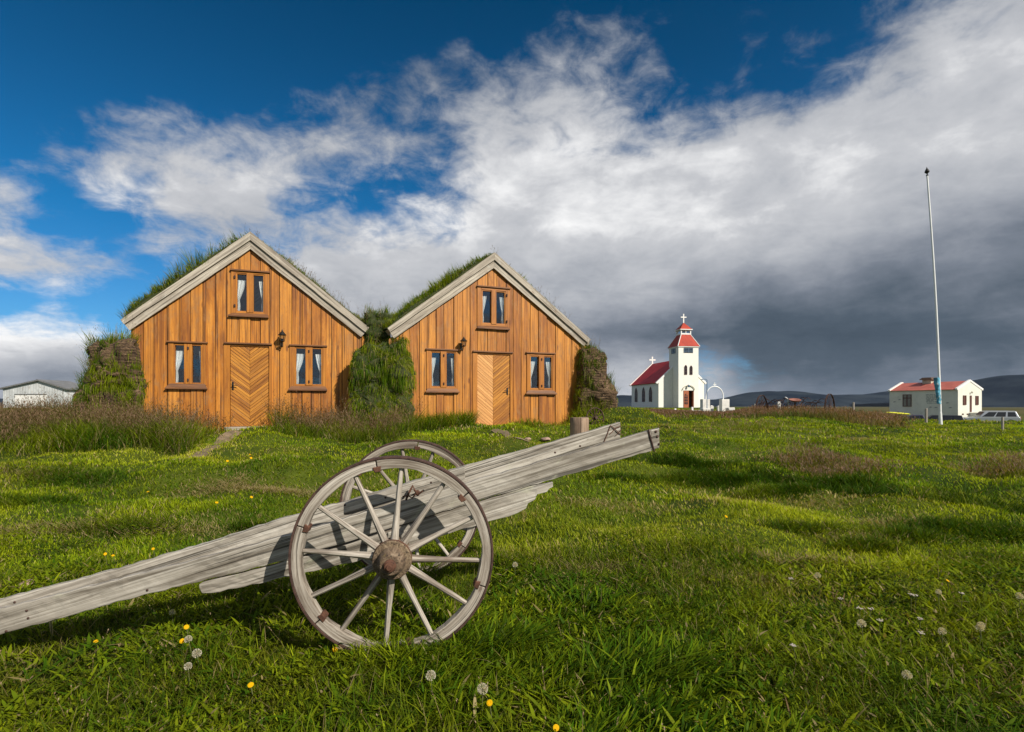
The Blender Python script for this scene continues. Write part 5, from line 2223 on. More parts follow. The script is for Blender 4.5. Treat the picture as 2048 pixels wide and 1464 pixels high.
m.lathe([(-0.3, 0.11), (0.1, 0.11), (0.22, 0.08), (0.26, 0.11), (0.36, 0.10), (0.42, 0.04)], (0, 0, 0), (0, 0, 1), 10, wob=0.08)
o = m.build('marker_stone', 'farwhite2', None, 0.01)
o.location = b
tag(o, 'stubby whitish marker stone inside the hay rake tines', 'marker stone')

# ------------------------------------------------------------------ hay rake
HY = 26.0
hr = empty('hay_rake', tuple(PW(1592, 835, HY)), 0, 'rusty horse drawn hay rake with two big wheels and a metal seat', 'hay rake')
ho = PW(1592, 835, HY)


def iron_wheel(root, c, ax, rad, nsp, name='wheel', hubr=0.06, wd=0.05, mat='rustdark'):
    ax = Vector(ax).normalized()
    a = Vector((0, 0, 1))
    b = ax.cross(a).normalized()
    m = MB()
    n = 48
    vs, fs = [], []
    for i in range(n):
        th = 2 * math.pi * i / n
        d = a * math.cos(th) + b * math.sin(th)
        for rr, hh in ((rad - 0.018, wd / 2), (rad, wd / 2), (rad, -wd / 2), (rad - 0.018, -wd / 2)):
            vs.append(c + d * rr + ax * hh)
    for i in range(n):
        for k in range(4):
            j = ((i + 1) % n) * 4
            fs.append((i * 4 + k, i * 4 + (k + 1) % 4, j + (k + 1) % 4, j + k))
    m.add(vs, fs)
    w = m.build(name, mat, root)
    m = MB()
    for k in range(nsp):
        th = 2 * math.pi * k / nsp + 0.1
        d = a * math.cos(th) + b * math.sin(th)
        m.tube(c + d * hubr * 0.8, c + d * (rad - 0.01), 0.010, n=6)
    m.build('spokes', mat, w)
    m = MB()
    m.tube(c - ax * 0.07, c + ax * 0.07, hubr, n=12)
    m.build('hub', mat, w)
    return w


wl, wr = PW(1523.5, 818, 27.4) - ho, PW(1659.5, 817, 25.2) - ho
for c, rd in ((wl, 0.70), (wr, 0.68)):
    iron_wheel(hr, c, (wr - wl).normalized(), rd, 14, wd=0.07)
m = MB()
m.tube(wl, wr, 0.016, n=8)
m.tube(wl + Vector((0.1, 0.25, 0.12)), wr + Vector((-0.1, 0.25, 0.12)), 0.010, n=8)
m.build('axle', 'rust', hr)
for k in range(32):
    t = (k + 1) / 33
    tz = random.uniform(0.24, 0.50)
    c = wl.lerp(wr, t)
    m = MB()
    pts = []
    for i in range(9):
        a = math.pi * (0.30 + 1.1 * i / 8)
        pts.append(c + Vector((0, 0.45 - 0.50 * math.cos(a) * 1.0, 0.04 + tz * math.sin(a))))
    m.path(pts, 0.014, 5)
    m.build('tine', 'rust', hr)
sc_ = PW(1590, 799, HY) - ho
m = MB()
nr, nc = 6, 20
vs, fs = [], []
for j in range(nr + 1):
    r = 0.25 * j / nr
    for i in range(nc):
        a = 2 * math.pi * i / nc
        x, y = r * math.cos(a) * 1.12, r * math.sin(a) * 0.8
        vs.append(sc_ + Vector((x, y, 0.30 * (r / 0.31) ** 2.2 * (0.65 + 0.35 * math.sin(a)) - 0.12)))
for j in range(nr):
    for i in range(nc):
        fs.append((j * nc + i, j * nc + (i + 1) % nc, (j + 1) * nc + (i + 1) % nc, (j + 1) * nc + i))
m.add(vs, fs)
o = m.build('seat', 'rustpink', hr, smooth=True)
sm = o.modifiers.new('solid', 'SOLIDIFY')
sm.thickness = 0.012
m = MB()
m.path([sc_ + Vector((0, 0.0, -0.12)), sc_ + Vector((0.02, 0.05, -0.32)), sc_ + Vector((0.03, 0.2, -0.5)), wl.lerp(wr, 0.5)], 0.03, 6)
m.build('seat_spring', 'rust', hr)
m = MB()
m.path([wl.lerp(wr, 0.42), sc_ + Vector((-0.3, 0.1, 0.05)), sc_ + Vector((-0.42, 0.1, 0.12))], 0.018, 6)
m.build('lever', 'polewhite', hr)

# small old wheels leaning in the grass
for (px, py, Y, rd, az, lb) in ((1190, 836, 13.6, 0.26, 25, 'small rusty iron wheel leaning on the rightmost turf wall'),
                                (1453, 828, 40.0, 0.38, 10, 'small dark wheel in the grass before the right gate pillar')):
    p = PW(px, py, Y)
    r_ = empty('old_wheel', tuple(p), 0, lb, 'wheel', 'old iron wheels left in the grass')
    iron_wheel(r_, Vector((0, 0, 0)), (math.sin(R(az)), -math.cos(R(az)), 0.12), rd, 10, 'rim', 0.035, 0.035)

# ------------------------------------------------------------------ stump-like gate post and stone
Y = 9.4
b, t = PW(1159, 900, Y), PW(1159, 835, Y)
m = MB()
n = 30
vs, g, fs = [], [], []
zb_ = zg(b.x, Y) - 0.25
hgt = t.z - zb_
ks = [0, 0.3, 0.6, 0.85, 0.985, 1.0]
for k in ks:
    for i in range(n):
        a = 2 * math.pi * i / n
        r = 0.158 + 0.010 * mnoise.noise(Vector((math.cos(a) * 2.5, math.sin(a) * 2.5, 1))) + (-0.008 if k == 1.0 else 0)
        zz = k * hgt + 0.006 * math.sin(a * 2) * k
        vs.append((r * math.cos(a), r * math.sin(a), zz))
        g.append((zz, r * math.cos(a), r * math.sin(a)))
for q in range(len(ks) - 1):
    for i in range(n):
        fs.append((q * n + i, q * n + (i + 1) % n, (q + 1) * n + (i + 1) % n, (q + 1) * n + i))
fs += [tuple(range(n - 1, -1, -1)), tuple(range((len(ks) - 1) * n, len(ks) * n))]
m.add(vs, fs, g)
o = m.build('wooden_stump', 'stump', None, 0.004, smooth=True)
o.location = (b.x, Y, zb_)
tag(o, 'upright round log stump behind the raised cart shafts', 'stump')


def rock(name, px, py, size, label, mat='stone', flat=0.6):
    x, y = ground_at(px, py, 0.01)
    bm = bmesh.new()
    bmesh.ops.create_icosphere(bm, subdivisions=3, radius=1)
    for v in bm.verts:
        n_ = mnoise.noise(v.co * 1.3 + Vector((px, py, 0)))
        v.co *= 1 + 0.35 * n_
        v.co.z *= flat
        v.co *= size
    me = bpy.data.meshes.new(name)
    bm.to_mesh(me)
    bm.free()
    me.materials.append(M[mat])
    me.polygons.foreach_set('use_smooth', [True] * len(me.polygons))
    o = bpy.data.objects.new(name, me)
    COL.objects.link(o)
    o.location = (x, y, zg(x, y) + size * 0.25)
    tag(o, label, 'stone')


rock('stone', 55, 1172, 0.055, 'pinkish stone in the grass above the left end of the cart shaft')
rock('stone', 1055, 880, 0.07, 'grey brown stone on the lawn before the right house')
rock('stone', 1092, 880, 0.10, 'pale reddish flat stone left of the log stump', 'stone', 0.35)


# ------------------------------------------------------------------ vehicles
def make_car(px, py_ground, Y, heading, L_, W_, H_, paint, label, group=None, wagon=True):
    p = PW(px, py_ground, Y)
    car = empty('parked_car', (p.x, p.y, p.z), heading, label, 'car', group)
    hx = L_ / 2
    low, belt = 0.32, H_ * 0.60
    # body: side profile extruded across the width with a tumblehome
    prof = [(-hx, 0.45), (-hx + 0.05, belt - 0.18), (-hx + 0.35, belt - 0.05), (-hx + 1.15, belt), (hx - 0.1, belt + 0.02), (hx, belt - 0.15), (hx, 0.42), (hx - 0.15, low), (-hx + 0.15, low)]
    m = MB()
    m.prism(prof, -W_ / 2, W_ / 2)
    m.build('body', paint, car, 0.05)
    xa, xb_ = -hx + 1.15, hx - 0.12
    a, b_ = (xa + 0.55, xb_ - 0.22)
    vs = []
    for y, yt in ((-W_ / 2 + 0.04, -W_ / 2 + 0.2), (W_ / 2 - 0.04, W_ / 2 - 0.2)):
        vs += [(xa, y, belt), (xb_, y, belt), (b_, yt, H_), (a, yt, H_)]
    m = MB()
    m.add(vs, [(0, 1, 2, 3), (7, 6, 5, 4), (0, 4, 5, 1), (1, 5, 6, 2), (2, 6, 7, 3), (3, 7, 4, 0)])
    m.build('cabin', paint, car, 0.04)
    for sy in (-1, 1):
        for (u0, u1, v0, v1) in ((0.06, 0.36, 0.14, 0.40), (0.40, 0.66, 0.42, 0.68), (0.71, 0.94, 0.73, 0.95)):
            m = MB()
            q = []
            for (u, v) in ((u0, 0.06), (u1, 0.06), (v1, 0.86), (v0, 0.86)):
                x = (xa + (xb_ - xa) * u) * (1 - v) + (a + (b_ - a) * u) * v
                y = (W_ / 2 - 0.04) * (1 - v) + (W_ / 2 - 0.2) * v
                q.append((x, sy * (y + 0.006), belt + (H_ - belt) * v))
            q2 = [(p_[0], p_[1] - sy * 0.02, p_[2]) for p_ in q]
            m.add(q + q2, [(0, 1, 2, 3), (7, 6, 5, 4), (0, 4, 5, 1), (1, 5, 6, 2), (2, 6, 7, 3), (3, 7, 4, 0)])
            m.build('window', 'window_dark', car)
    m = MB()
    q = []
    for (y, v) in ((-0.42, 0.06), (0.42, 0.06), (0.38, 0.92), (-0.38, 0.92)):
        x = xa * (1 - v) + a * v - 0.008
        q.append((x, y * W_, belt + (H_ - belt) * v))
    q2 = [(p_[0] + 0.02, p_[1], p_[2]) for p_ in q]
    m.add(q + q2, [(0, 1, 2, 3), (7, 6, 5, 4), (0, 4, 5, 1), (1, 5, 6, 2), (2, 6, 7, 3), (3, 7, 4, 0)])
    m.build('windscreen', 'window_dark', car)
    for sx in (-hx + 0.85, hx - 0.85):
        for sy in (-1, 1):
            m = MB()
            m.lathe([(0, 0.33), (0.2, 0.33)], (sx, sy * (W_ / 2 - 0.19), 0.33), (0, sy, 0), 24)
            w = m.build('wheel', 'tyre', car, 0.02)
            m = MB()
            m.lathe([(0.2, 0.2), (0.21, 0.19)], (sx, sy * (W_ / 2 - 0.19), 0.33), (0, sy, 0), 16)
            m.build('rim', 'silver', w)
    for sy in (-1, 1):
        m = MB()
        m.box((hx - 0.05, sy * W_ / 2 * 0.86 - 0.09, belt - 0.28), (hx + 0.012, sy * W_ / 2 * 0.86 + 0.09, belt + 0.0))
        m.build('tail_light', 'redlamp', car, 0.01)
        m = MB()
        m.box((-hx - 0.012, sy * W_ / 2 * 0.72 - 0.16, belt - 0.32), (-hx + 0.05, sy * W_ / 2 * 0.72 + 0.16, belt - 0.17))
        m.build('headlight', 'glass', car, 0.01)
    if wagon:
        for sy in (-1, 1):
            m = MB()
            m.tube((a + 0.2, sy * (W_ / 2 - 0.24), H_ + 0.05), (b_ - 0.1, sy * (W_ / 2 - 0.24), H_ + 0.05), 0.02, n=6)
            m.build('roof_rail', 'silver', car)
    return car


make_car(1979, 850.5, 58.5, R(-22), 4.6, 1.8, 1.5, 'silver', 'silver estate car parked beyond the bank to the right of the outbuilding')
make_car(1875, 856, 56.5, R(-30), 4.4, 1.75, 1.32, 'blackcar', 'black car parked against the shaded outbuilding wall behind the flagpole', None, False)
make_car(1818, 853, 58.0, R(-35), 3.0, 1.6, 1.22, 'bluecar', 'small dark car at the left corner of the outbuilding', None, False)
m = MB()
n = 12
vs, fs = [], []
for i in range(n + 1):
    t = i / n
    w = 0.30 * math.sin(math.pi * min(max(t, 0.02), 0.98)) ** 0.6
    for k in range(8):
        a = 2 * math.pi * k / 8
        vs.append(((t - 0.5) * 2.6, w * math.cos(a), 0.13 * math.sin(a) * (w / 0.3) + 0.05 * abs(t - 0.5) * 2))
for i in range(n):
    for k in range(8):
        fs.append((i * 8 + k, i * 8 + (k + 1) % 8, (i + 1) * 8 + (k + 1) % 8, (i + 1) * 8 + k))
fs += [tuple(range(7, -1, -1)), tuple(range(n * 8, n * 8 + 8))]
m.add(vs, fs)
o = m.build('kayak', 'yellow', None, smooth=True)
o.location = PW(1796, 827.5, 52.6)
o.rotation_euler = (0, R(4), R(8))
tag(o, 'long yellow kayak shape by the left corner of the outbuilding', 'kayak')


# ------------------------------------------------------------------ distant hills
def hills(name, Y0, depth, prof, seed, rough):
    pxs = np.array([p[0] for p in prof], float)
    ys = np.array([p[1] for p in prof], float)
    nx, ny = 260, 30
    px = np.linspace(pxs[0], pxs[-1], nx)
    v = np.linspace(-1, 1, ny)
    PX, V = np.meshgrid(px, v)
    Yc = Y0 + depth * V
    X = (PX - 1024) / F * Y0 * (1 + 0.0 * V)
    H = (810 - np.interp(PX, pxs, ys)) / F * Y0 + CH
    shp = np.clip(1 - np.abs(V) ** 1.6, 0, 1)
    n = vnoise(X / rough, Yc / rough, seed) - 0.5 + 0.5 * (vnoise(X / rough * 3, Yc / rough * 3, seed + 1) - 0.5)
    Z = -14 + (H + 14) * shp * (1 + 0.35 * n * (1 - shp)) + 0.02 * H * n
    Vv = np.stack([X, Yc, Z], -1).reshape(-1, 3)
    I, J = np.meshgrid(np.arange(nx - 1), np.arange(ny - 1))
    a = (J * nx + I).ravel()
    o = npmesh(name, Vv, np.stack([a, a + 1, a + nx + 1, a + nx], -1), M['hill'])
    o.data.polygons.foreach_set('use_smooth', [True] * len(o.data.polygons))
    tag(o, kind='structure')


hills('hills', 4200, 900, [(1000, 806), (1150, 803), (1240, 790), (1300, 792), (1380, 800), (1440, 798.5), (1470, 793), (1500, 785), (1535, 782), (1548, 783), (1575, 781.5), (1600, 785), (1640, 790), (1690, 789), (1740, 788.5), (1775, 783), (1800, 780), (1900, 778), (2100, 785), (2300, 800)], 3, 260)
hills('hills', 3000, 650, [(1780, 806), (1850, 800), (1900, 785), (1940, 770), (1975, 757), (2010, 750.5), (2040, 749.5), (2100, 752), (2200, 760), (2400, 780)], 8, 220)
hills('hills', 5200, 900, [(-600, 790), (-300, 785), (0, 797), (60, 800), (200, 795), (500, 800), (800, 803), (1050, 806)], 14, 260)
#PART4
# ------------------------------------------------------------------ grass


def blocked(x, y):
    """where no lawn grows: inside houses, turf walls, on the path"""
    m = np.zeros(len(x), bool)
    for fr in (HL, HR):
        lx = (x - fr.X0) * fr.c + (y - fr.Y0) * fr.s
        ly = -(x - fr.X0) * fr.s + (y - fr.Y0) * fr.c
        m |= (lx > fr.xl - 0.05) & (lx < fr.xr + 0.05) & (ly > -0.06) & (ly < HD + 0.3)
    m |= (x > xm0) & (x < xm1) & (y > YM + 0.1) & (y < YM + 1)
    m |= (x > xa) & (x < xb) & (y > YL + 0.1) & (y < YL + 5)
    m |= (x > xc - 0.1) & (x < xd) & (y > YR + 0.1) & (y < YR + 6)
    return m


PATH = [ground_at(*q) for q in ((360, 921), (400, 912), (425, 897), (450, 876), (474, 862))]
PATH2 = [ground_at(*q) for q in ((1060, 885), (1035, 876), (1010, 866), (988, 860))]


def path_dist(x, y, P):
    d = np.full(len(x), 99.0)
    for (x0, y0), (x1, y1) in zip(P[:-1], P[1:]):
        dx, dy = x1 - x0, y1 - y0
        t = np.clip(((x - x0) * dx + (y - y0) * dy) / (dx * dx + dy * dy), 0, 1)
        d = np.minimum(d, np.hypot(x - x0 - t * dx, y - y0 - t * dy))
    return d


def path_strip(P, w):
    vs, fs = [], []
    pts = []
    for (a, b) in zip(P[:-1], P[1:]):
        for k in range(8):
            t = k / 8
            pts.append(Vector((a[0] + (b[0] - a[0]) * t, a[1] + (b[1] - a[1]) * t)))
    pts.append(Vector(P[-1]))
    nc = 7
    for i, p in enumerate(pts):
        d = (pts[min(i + 1, len(pts) - 1)] - pts[max(i - 1, 0)]).normalized()
        n = Vector((-d.y, d.x))
        ww = w * (0.85 + 0.3 * mnoise.noise(Vector((i * 0.3, 0, 0))))
        for k in range(nc):
            q = p + n * ww * (k / (nc - 1) - 0.5)
            vs.append((q.x, q.y, zg(q.x, q.y) + 0.012))
    for i in range(len(pts) - 1):
        for k in range(nc - 1):
            a = i * nc + k
            fs.append((a, a + 1, a + nc + 1, a + nc))
    m = MB()
    m.add(vs, fs)
    o = m.build('path', 'dirt', None, smooth=True)
    tag(o, kind='structure')


path_strip(PATH, 0.30)
path_strip(PATH2, 0.20)

TALL_L = [(-40, 905), (150, 917), (330, 918), (425, 893), (448, 868), (445, 812), (-40, 812)]


def in_tall(x, y):
    """0..1 how much the rank grass round the houses takes over"""
    u = x / np.maximum(y, 0.5)
    t = np.zeros(len(x))
    # left bed: in front of the left house as far as the path
    edge = 8.75 + 0.35 * (vnoise(x * 1.3, x * 0 + 2, 61) - 0.5)
    fl = -(x - HL.X0) * HL.s + (y - HL.Y0) * HL.c
    lx = (x - HL.X0) * HL.c + (y - HL.Y0) * HL.s
    pd = path_dist(x, y, PATH)
    a = sstep(y, edge, edge + 0.35) * sstep(-lx, 0.28, 0.55) * (fl < 0.0)
    a2 = sstep(y, 10.2, 10.7) * ((lx > 0.55) & (x < -2.2)) * sstep(pd, 0.2, 0.4)
    t = np.maximum(a, a2 * 0.75)
    left = (x < HL.X0 - 2.4) & (y > 9.0)
    t = np.maximum(t, left * sstep(y, 9.0, 9.5) * (y < 30))
    t *= sstep(pd, 0.2, 0.4)
    return np.clip(t, 0, 1)


def in_field(x, y):
    """reddish rank grass in the field on the right"""
    u = x / np.maximum(y, 0.5)
    e = 17.5 + 2.0 * (vnoise(x * 0.3, y * 0 + 3, 62) - 0.5) - 1.5 * sstep(u, 0.55, 0.7)
    return sstep(y, e, e + 1.5) * sstep(-y, -46, -42) * sstep(u, 0.20, 0.22) * sstep(-u, -0.735, -0.69)


def scatter(y0, y1, dens, pad=0.12):
    """points inside the wedge the camera (and a step to each side) sees, between two depths"""
    k = 0.93 + pad * 0.5
    side = 1.5
    area = k * (y1 ** 2 - y0 ** 2) + 2 * side * (y1 - y0)
    n = int(area * dens)
    m = int(n * 1.25 * (k * y1 + side) * 2 * (y1 - y0) / area)
    y = RNG.uniform(y0, y1, m)
    x = RNG.uniform(-1, 1, m) * (k * y1 + side)
    ok = np.abs(x) < k * y + side
    return x[ok][:n], y[ok][:n]


def lawn_layer(rb, y0, y1, dens, h0, h1, w, K=3, straw=0.05, lean=0.5):
    x, y = scatter(y0, y1, dens)
    pd = np.minimum(path_dist(x, y, PATH), path_dist(x, y, PATH2) + 0.04)
    m = ~blocked(x, y) & (RNG.uniform(0, 1, len(x)) < np.clip((pd + 0.03) / 0.17 + 0.7 * (vnoise(x * 4, y * 4, 19) - 0.5), 0.04, 1))
    tl = in_tall(x, y) + in_field(x, y)
    m &= RNG.uniform(0, 1, len(x)) > tl * 0.6
    x, y = x[m], y[m]
    n = len(x)
    # clumps, mown patches, thin places
    cl = vnoise(x * 1.6, y * 1.6, 11) * 0.6 + vnoise(x * 5, y * 5, 12) * 0.4
    bare = vnoise(x * 0.8 + 9, y * 2.2, 13)
    keep = RNG.uniform(0, 1, n) < np.clip(0.35 + 1.1 * cl - 1.2 * np.clip(bare - 0.72, 0, 1), 0.12, 1)
    x, y, cl = x[keep], y[keep], cl[keep]
    n = len(x)
    g = gully(x, y)
    h = (h0 + (h1 - h0) * cl ** 1.5) * RNG.uniform(0.5, 1.3, n) * (1 + 0.8 * np.exp(-(g / 0.3) ** 2))
    root = np.stack([x, y, zt(x, y) - 0.005], -1)
    st = np.clip(straw + 1.3 * np.clip(vnoise(x * 0.8 + 9, y * 2.2, 13) - 0.66, 0, 1), 0, 0.7)
    c0, c1 = green(n, x, y, 0.0)
    sm = RNG.uniform(0, 1, n) < st
    k = int(sm.sum())
    c1[sm] = lerp3((0.26, 0.20, 0.08), (0.40, 0.32, 0.16), RNG.uniform(0, 1, k))
    c0[sm] = c1[sm] * 0.7
    # broad yellowish bands where the grass was mown
    yel = np.clip(vnoise(x * 0.55, y * 0.8, 14) - 0.45, 0, 1)[:, None] * 1.5
    c1 = c1 * (1 - yel) + yel * np.array([0.33, 0.32, 0.024])[None, :]
    sz = w * RNG.uniform(0.6, 1.4, n)
    zone = (0.60 + 0.86 * sstep(y, 2.8, 4.6))[:, None] * (0.62 + 0.76 * (0.5 * vnoise(x * 0.7 + 3, y * 0.7, 15) + 0.5 * vnoise(x * 0.45, y * 1.5, 16)))[:, None]  # sunlit bands painted into the colour; near grass kept darker
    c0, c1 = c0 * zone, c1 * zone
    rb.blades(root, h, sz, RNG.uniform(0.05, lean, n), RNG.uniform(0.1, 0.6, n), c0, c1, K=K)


rb = Ribbons()
lawn_layer(rb, 1.35, 3.4, 6500, 0.03, 0.10, 0.0050, 4, 0.06, 0.8)
lawn_layer(rb, 3.4, 6.0, 4200, 0.025, 0.075, 0.0062, 3, 0.05)
lawn_layer(rb, 6.0, 11.0, 1500, 0.03, 0.075, 0.010, 3, 0.05)
lawn_layer(rb, 11.0, 22.0, 420, 0.04, 0.09, 0.018, 3, 0.05)
lawn_layer(rb, 22.0, 60.0, 42, 0.05, 0.14, 0.05, 3, 0.08)
o = rb.build('lawn_grass', M['blade'])
tag(o, 'short mown lawn grass covering the whole foreground', 'lawn', kind='stuff')

# ---- rank broad-bladed grass close to the camera, right of the wheel
rb = Ribbons()


def rank(xc_, yc_, rx, ry, n, h0, h1, w, base=0.4, az0=None, straw=0.0):
    r = np.sqrt(RNG.uniform(0, 1, n))
    a = RNG.uniform(0, 2 * np.pi, n)
    x, y = xc_ + rx * r * np.cos(a), yc_ + ry * r * np.sin(a)
    ok = y > 1.2
    x, y = x[ok], y[ok]
    # gather in tufts
    tx, ty = np.round(x / 0.09) * 0.09, np.round(y / 0.09) * 0.09
    x = x * 0.45 + (tx + 0.05 * np.sin(tx * 91 + ty * 37)) * 0.55
    y = y * 0.45 + (ty + 0.05 * np.cos(tx * 53 + ty * 71)) * 0.55
    n = len(x)
    cl = vnoise(x * 4, y * 4, 71)
    h = (h0 + (h1 - h0) * cl) * RNG.uniform(0.55, 1.25, n) * np.clip(1.3 - np.hypot((x - xc_) / rx, (y - yc_) / ry) * 0.8, 0.4, 1)
    c0, c1 = green(n, x * 2, y * 2, straw, 0.06, base)
    c0 = c0 * 0.45  # darkened roots paint shade into the gaps between blades
    c1 = c1 * RNG.choice([0.6, 1.0, 1.5], n)[:, None]
    root = np.stack([x, y, zt(x, y) - 0.01], -1)
    az = None if az0 is None else RNG.normal(az0, 0.9, n)
    rb.blades(root, h, w * RNG.uniform(0.5, 1.4, n), RNG.uniform(0.05, 0.7, n), RNG.uniform(0.2, 0.9, n), c0, c1, K=5, az=az)


rank(0.32, 2.75, 0.95, 0.75, 9500, 0.06, 0.20, 0.0115, 0.42, 0.4)
rank(0.75, 2.0, 0.9, 0.45, 4200, 0.05, 0.15, 0.011, 0.38, 0.4)
rank(-0.25, 2.15, 0.75, 0.45, 3400, 0.04, 0.12, 0.008, 0.5)
rank(-1.3, 2.2, 0.9, 0.5, 3200, 0.04, 0.11, 0.008, 0.55)
rank(1.7, 2.9, 1.0, 0.8, 4500, 0.04, 0.11, 0.007, 0.4)
rank(-0.58, 2.72, 0.6, 0.28, 2600, 0.05, 0.12, 0.006, 0.5)
rank(-0.56, 2.60, 0.30, 0.10, 750, 0.07, 0.17, 0.006, 0.5)
rank(-0.25, 2.72, 0.22, 0.14, 900, 0.08, 0.17, 0.006, 0.45)
rank(1.3, 1.9, 0.7, 0.35, 2200, 0.05, 0.12, 0.008, 0.35)
# lush long grass along the right dip, its shade painted into dark greens
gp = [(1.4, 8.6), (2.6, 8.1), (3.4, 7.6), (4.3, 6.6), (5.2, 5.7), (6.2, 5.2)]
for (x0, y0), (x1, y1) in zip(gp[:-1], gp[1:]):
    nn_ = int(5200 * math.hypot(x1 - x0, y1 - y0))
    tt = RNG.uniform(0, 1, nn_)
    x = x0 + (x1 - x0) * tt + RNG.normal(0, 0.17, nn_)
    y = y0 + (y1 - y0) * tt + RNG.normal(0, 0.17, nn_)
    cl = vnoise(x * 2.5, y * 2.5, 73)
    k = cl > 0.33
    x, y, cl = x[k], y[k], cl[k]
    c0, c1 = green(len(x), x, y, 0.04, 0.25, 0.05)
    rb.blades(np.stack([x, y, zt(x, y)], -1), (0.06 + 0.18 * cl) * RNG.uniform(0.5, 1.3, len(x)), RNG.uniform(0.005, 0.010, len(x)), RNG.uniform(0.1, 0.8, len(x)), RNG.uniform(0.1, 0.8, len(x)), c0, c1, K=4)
for (px, py, rr_, nn_) in ((1400, 935, 0.35, 2600), (1480, 960, 0.3, 2200), (1560, 985, 0.28, 2000), (1390, 960, 0.3, 1500), (1660, 985, 0.3, 2000), (1900, 1060, 0.22, 1600), (1990, 1075, 0.2, 1400), (1830, 1075, 0.2, 1200), (1730, 1100, 0.15, 900), (1610, 1065, 0.2, 1000), (1250, 960, 0.25, 1200), (60, 1010, 0.3, 1500), (260, 1060, 0.25, 1200), (520, 1060, 0.15, 700), (130, 960, 0.35, 1500)):
    x0, y0 = ground_at(px, py)
    x, y = x0 + RNG.normal(0, rr_, nn_), y0 + RNG.normal(0, rr_ * 0.4, nn_)
    c0, c1 = green(nn_, x, y, 0.04, 0.2, 0.08)  # darker greens paint in the shade of these hollows
    rb.blades(np.stack([x, y, zt(x, y)], -1), RNG.uniform(0.04, 0.13, nn_), RNG.uniform(0.005, 0.009, nn_), RNG.uniform(0.1, 0.8, nn_), RNG.uniform(0.1, 0.8, nn_), c0, c1, K=4)
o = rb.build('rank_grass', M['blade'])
tag(o, 'longer broad bladed grass around the near cart wheel', 'grass', kind='stuff')

# ---- broad leaves of dandelion, clover and the like
rb = Ribbons()
x, y = scatter(1.6, 4.2, 900)
cl = vnoise(x * 3, y * 3, 81)
x, y = x[cl > 0.42], y[cl > 0.42]
n = len(x)
root = np.stack([x, y, zt(x, y) + RNG.uniform(0.005, 0.035, n)], -1)
c0, c1 = green(n, x, y, 0.04, 0.0, 0.45)
rb.blades(root, RNG.uniform(0.02, 0.075, n), RNG.uniform(0.008, 0.020, n), RNG.uniform(0.5, 1.6, n), RNG.uniform(0.1, 0.9, n), c0 * 1.2, c1 * 0.95, K=5)
x, y = scatter(1.6, 5.0, 2600)
cl = vnoise(x * 2.2 + 7, y * 2.2, 83)
k = cl > 0.52
x, y = x[k], y[k]
n = len(x)
root = np.stack([x, y, zt(x, y) + RNG.uniform(0.015, 0.07, n)], -1)
c0, c1 = green(n, x * 3, y * 3, 0.05, 0.0, 0.5)
sh = RNG.uniform(0.45, 1.05, n)[:, None]
rb.blades(root, RNG.uniform(0.006, 0.020, n), RNG.uniform(0.005, 0.014, n), RNG.uniform(0.6, 2.0, n), RNG.uniform(0.1, 0.9, n), c1 * 0.8 * sh, c1 * sh, K=4)
o = rb.build('broad_leaf_weeds', M['blade'])
tag(o, 'low broad leaved weeds mixed through the foreground grass', 'weeds', kind='stuff')

# ---- fine upright grass among the weeds
rb = Ribbons()
x, y = scatter(1.5, 4.4, 1900)
cl = vnoise(x * 1.9 + 5, y * 1.9, 87)
k = cl > 0.35
x, y, cl = x[k], y[k], cl[k]
n = len(x)
c0, c1 = green(n, x, y, 0.10, 0.0, 0.5)
sh = RNG.uniform(0.6, 1.25, n)[:, None]
rb.blades(np.stack([x, y, zt(x, y)], -1), (0.04 + 0.13 * cl) * RNG.uniform(0.5, 1.2, n), RNG.uniform(0.002, 0.0045, n), RNG.uniform(0.05, 0.6, n), RNG.uniform(0.1, 0.8, n), c0 * 0.6 * sh, c1 * sh, K=4)
o = rb.build('fine_grass', M['blade'])
tag(o, 'fine upright grass standing among the foreground weeds', 'grass', kind='stuff')

# ---- dead stalks in the foreground
rb = Ribbons()
x, y = scatter(1.8, 4.6, 42)
keep = vnoise(x * 1.2, y * 1.2, 91) > 0.42
x, y = x[keep], y[keep]
root = np.stack([x, y, zt(x, y)], -1)
seedheads(rb, root, RNG.uniform(0.07, 0.17, len(x)), ((0.20, 0.16, 0.06), (0.36, 0.26, 0.13)), ((0.24, 0.15, 0.08), (0.42, 0.32, 0.2)), 0.0022, 0.7, 4, 0.25, 0.008)
x, y = scatter(2.0, 4.4, 160)
keep = (x > 0.9) & (vnoise(x * 2.0 + 4, y * 2.0, 93) > 0.5)
x, y = x[keep], y[keep]
root = np.stack([x, y, zt(x, y)], -1)
n = len(x)
cb = lerp3((0.12, 0.065, 0.035), (0.32, 0.21, 0.11), RNG.uniform(0, 1, n))
rb.blades(root, RNG.uniform(0.02, 0.09, n), RNG.uniform(0.003, 0.010, n), RNG.uniform(0.2, 1.2, n), RNG.uniform(0.1, 0.9, n), cb * 0.7, cb, K=4)
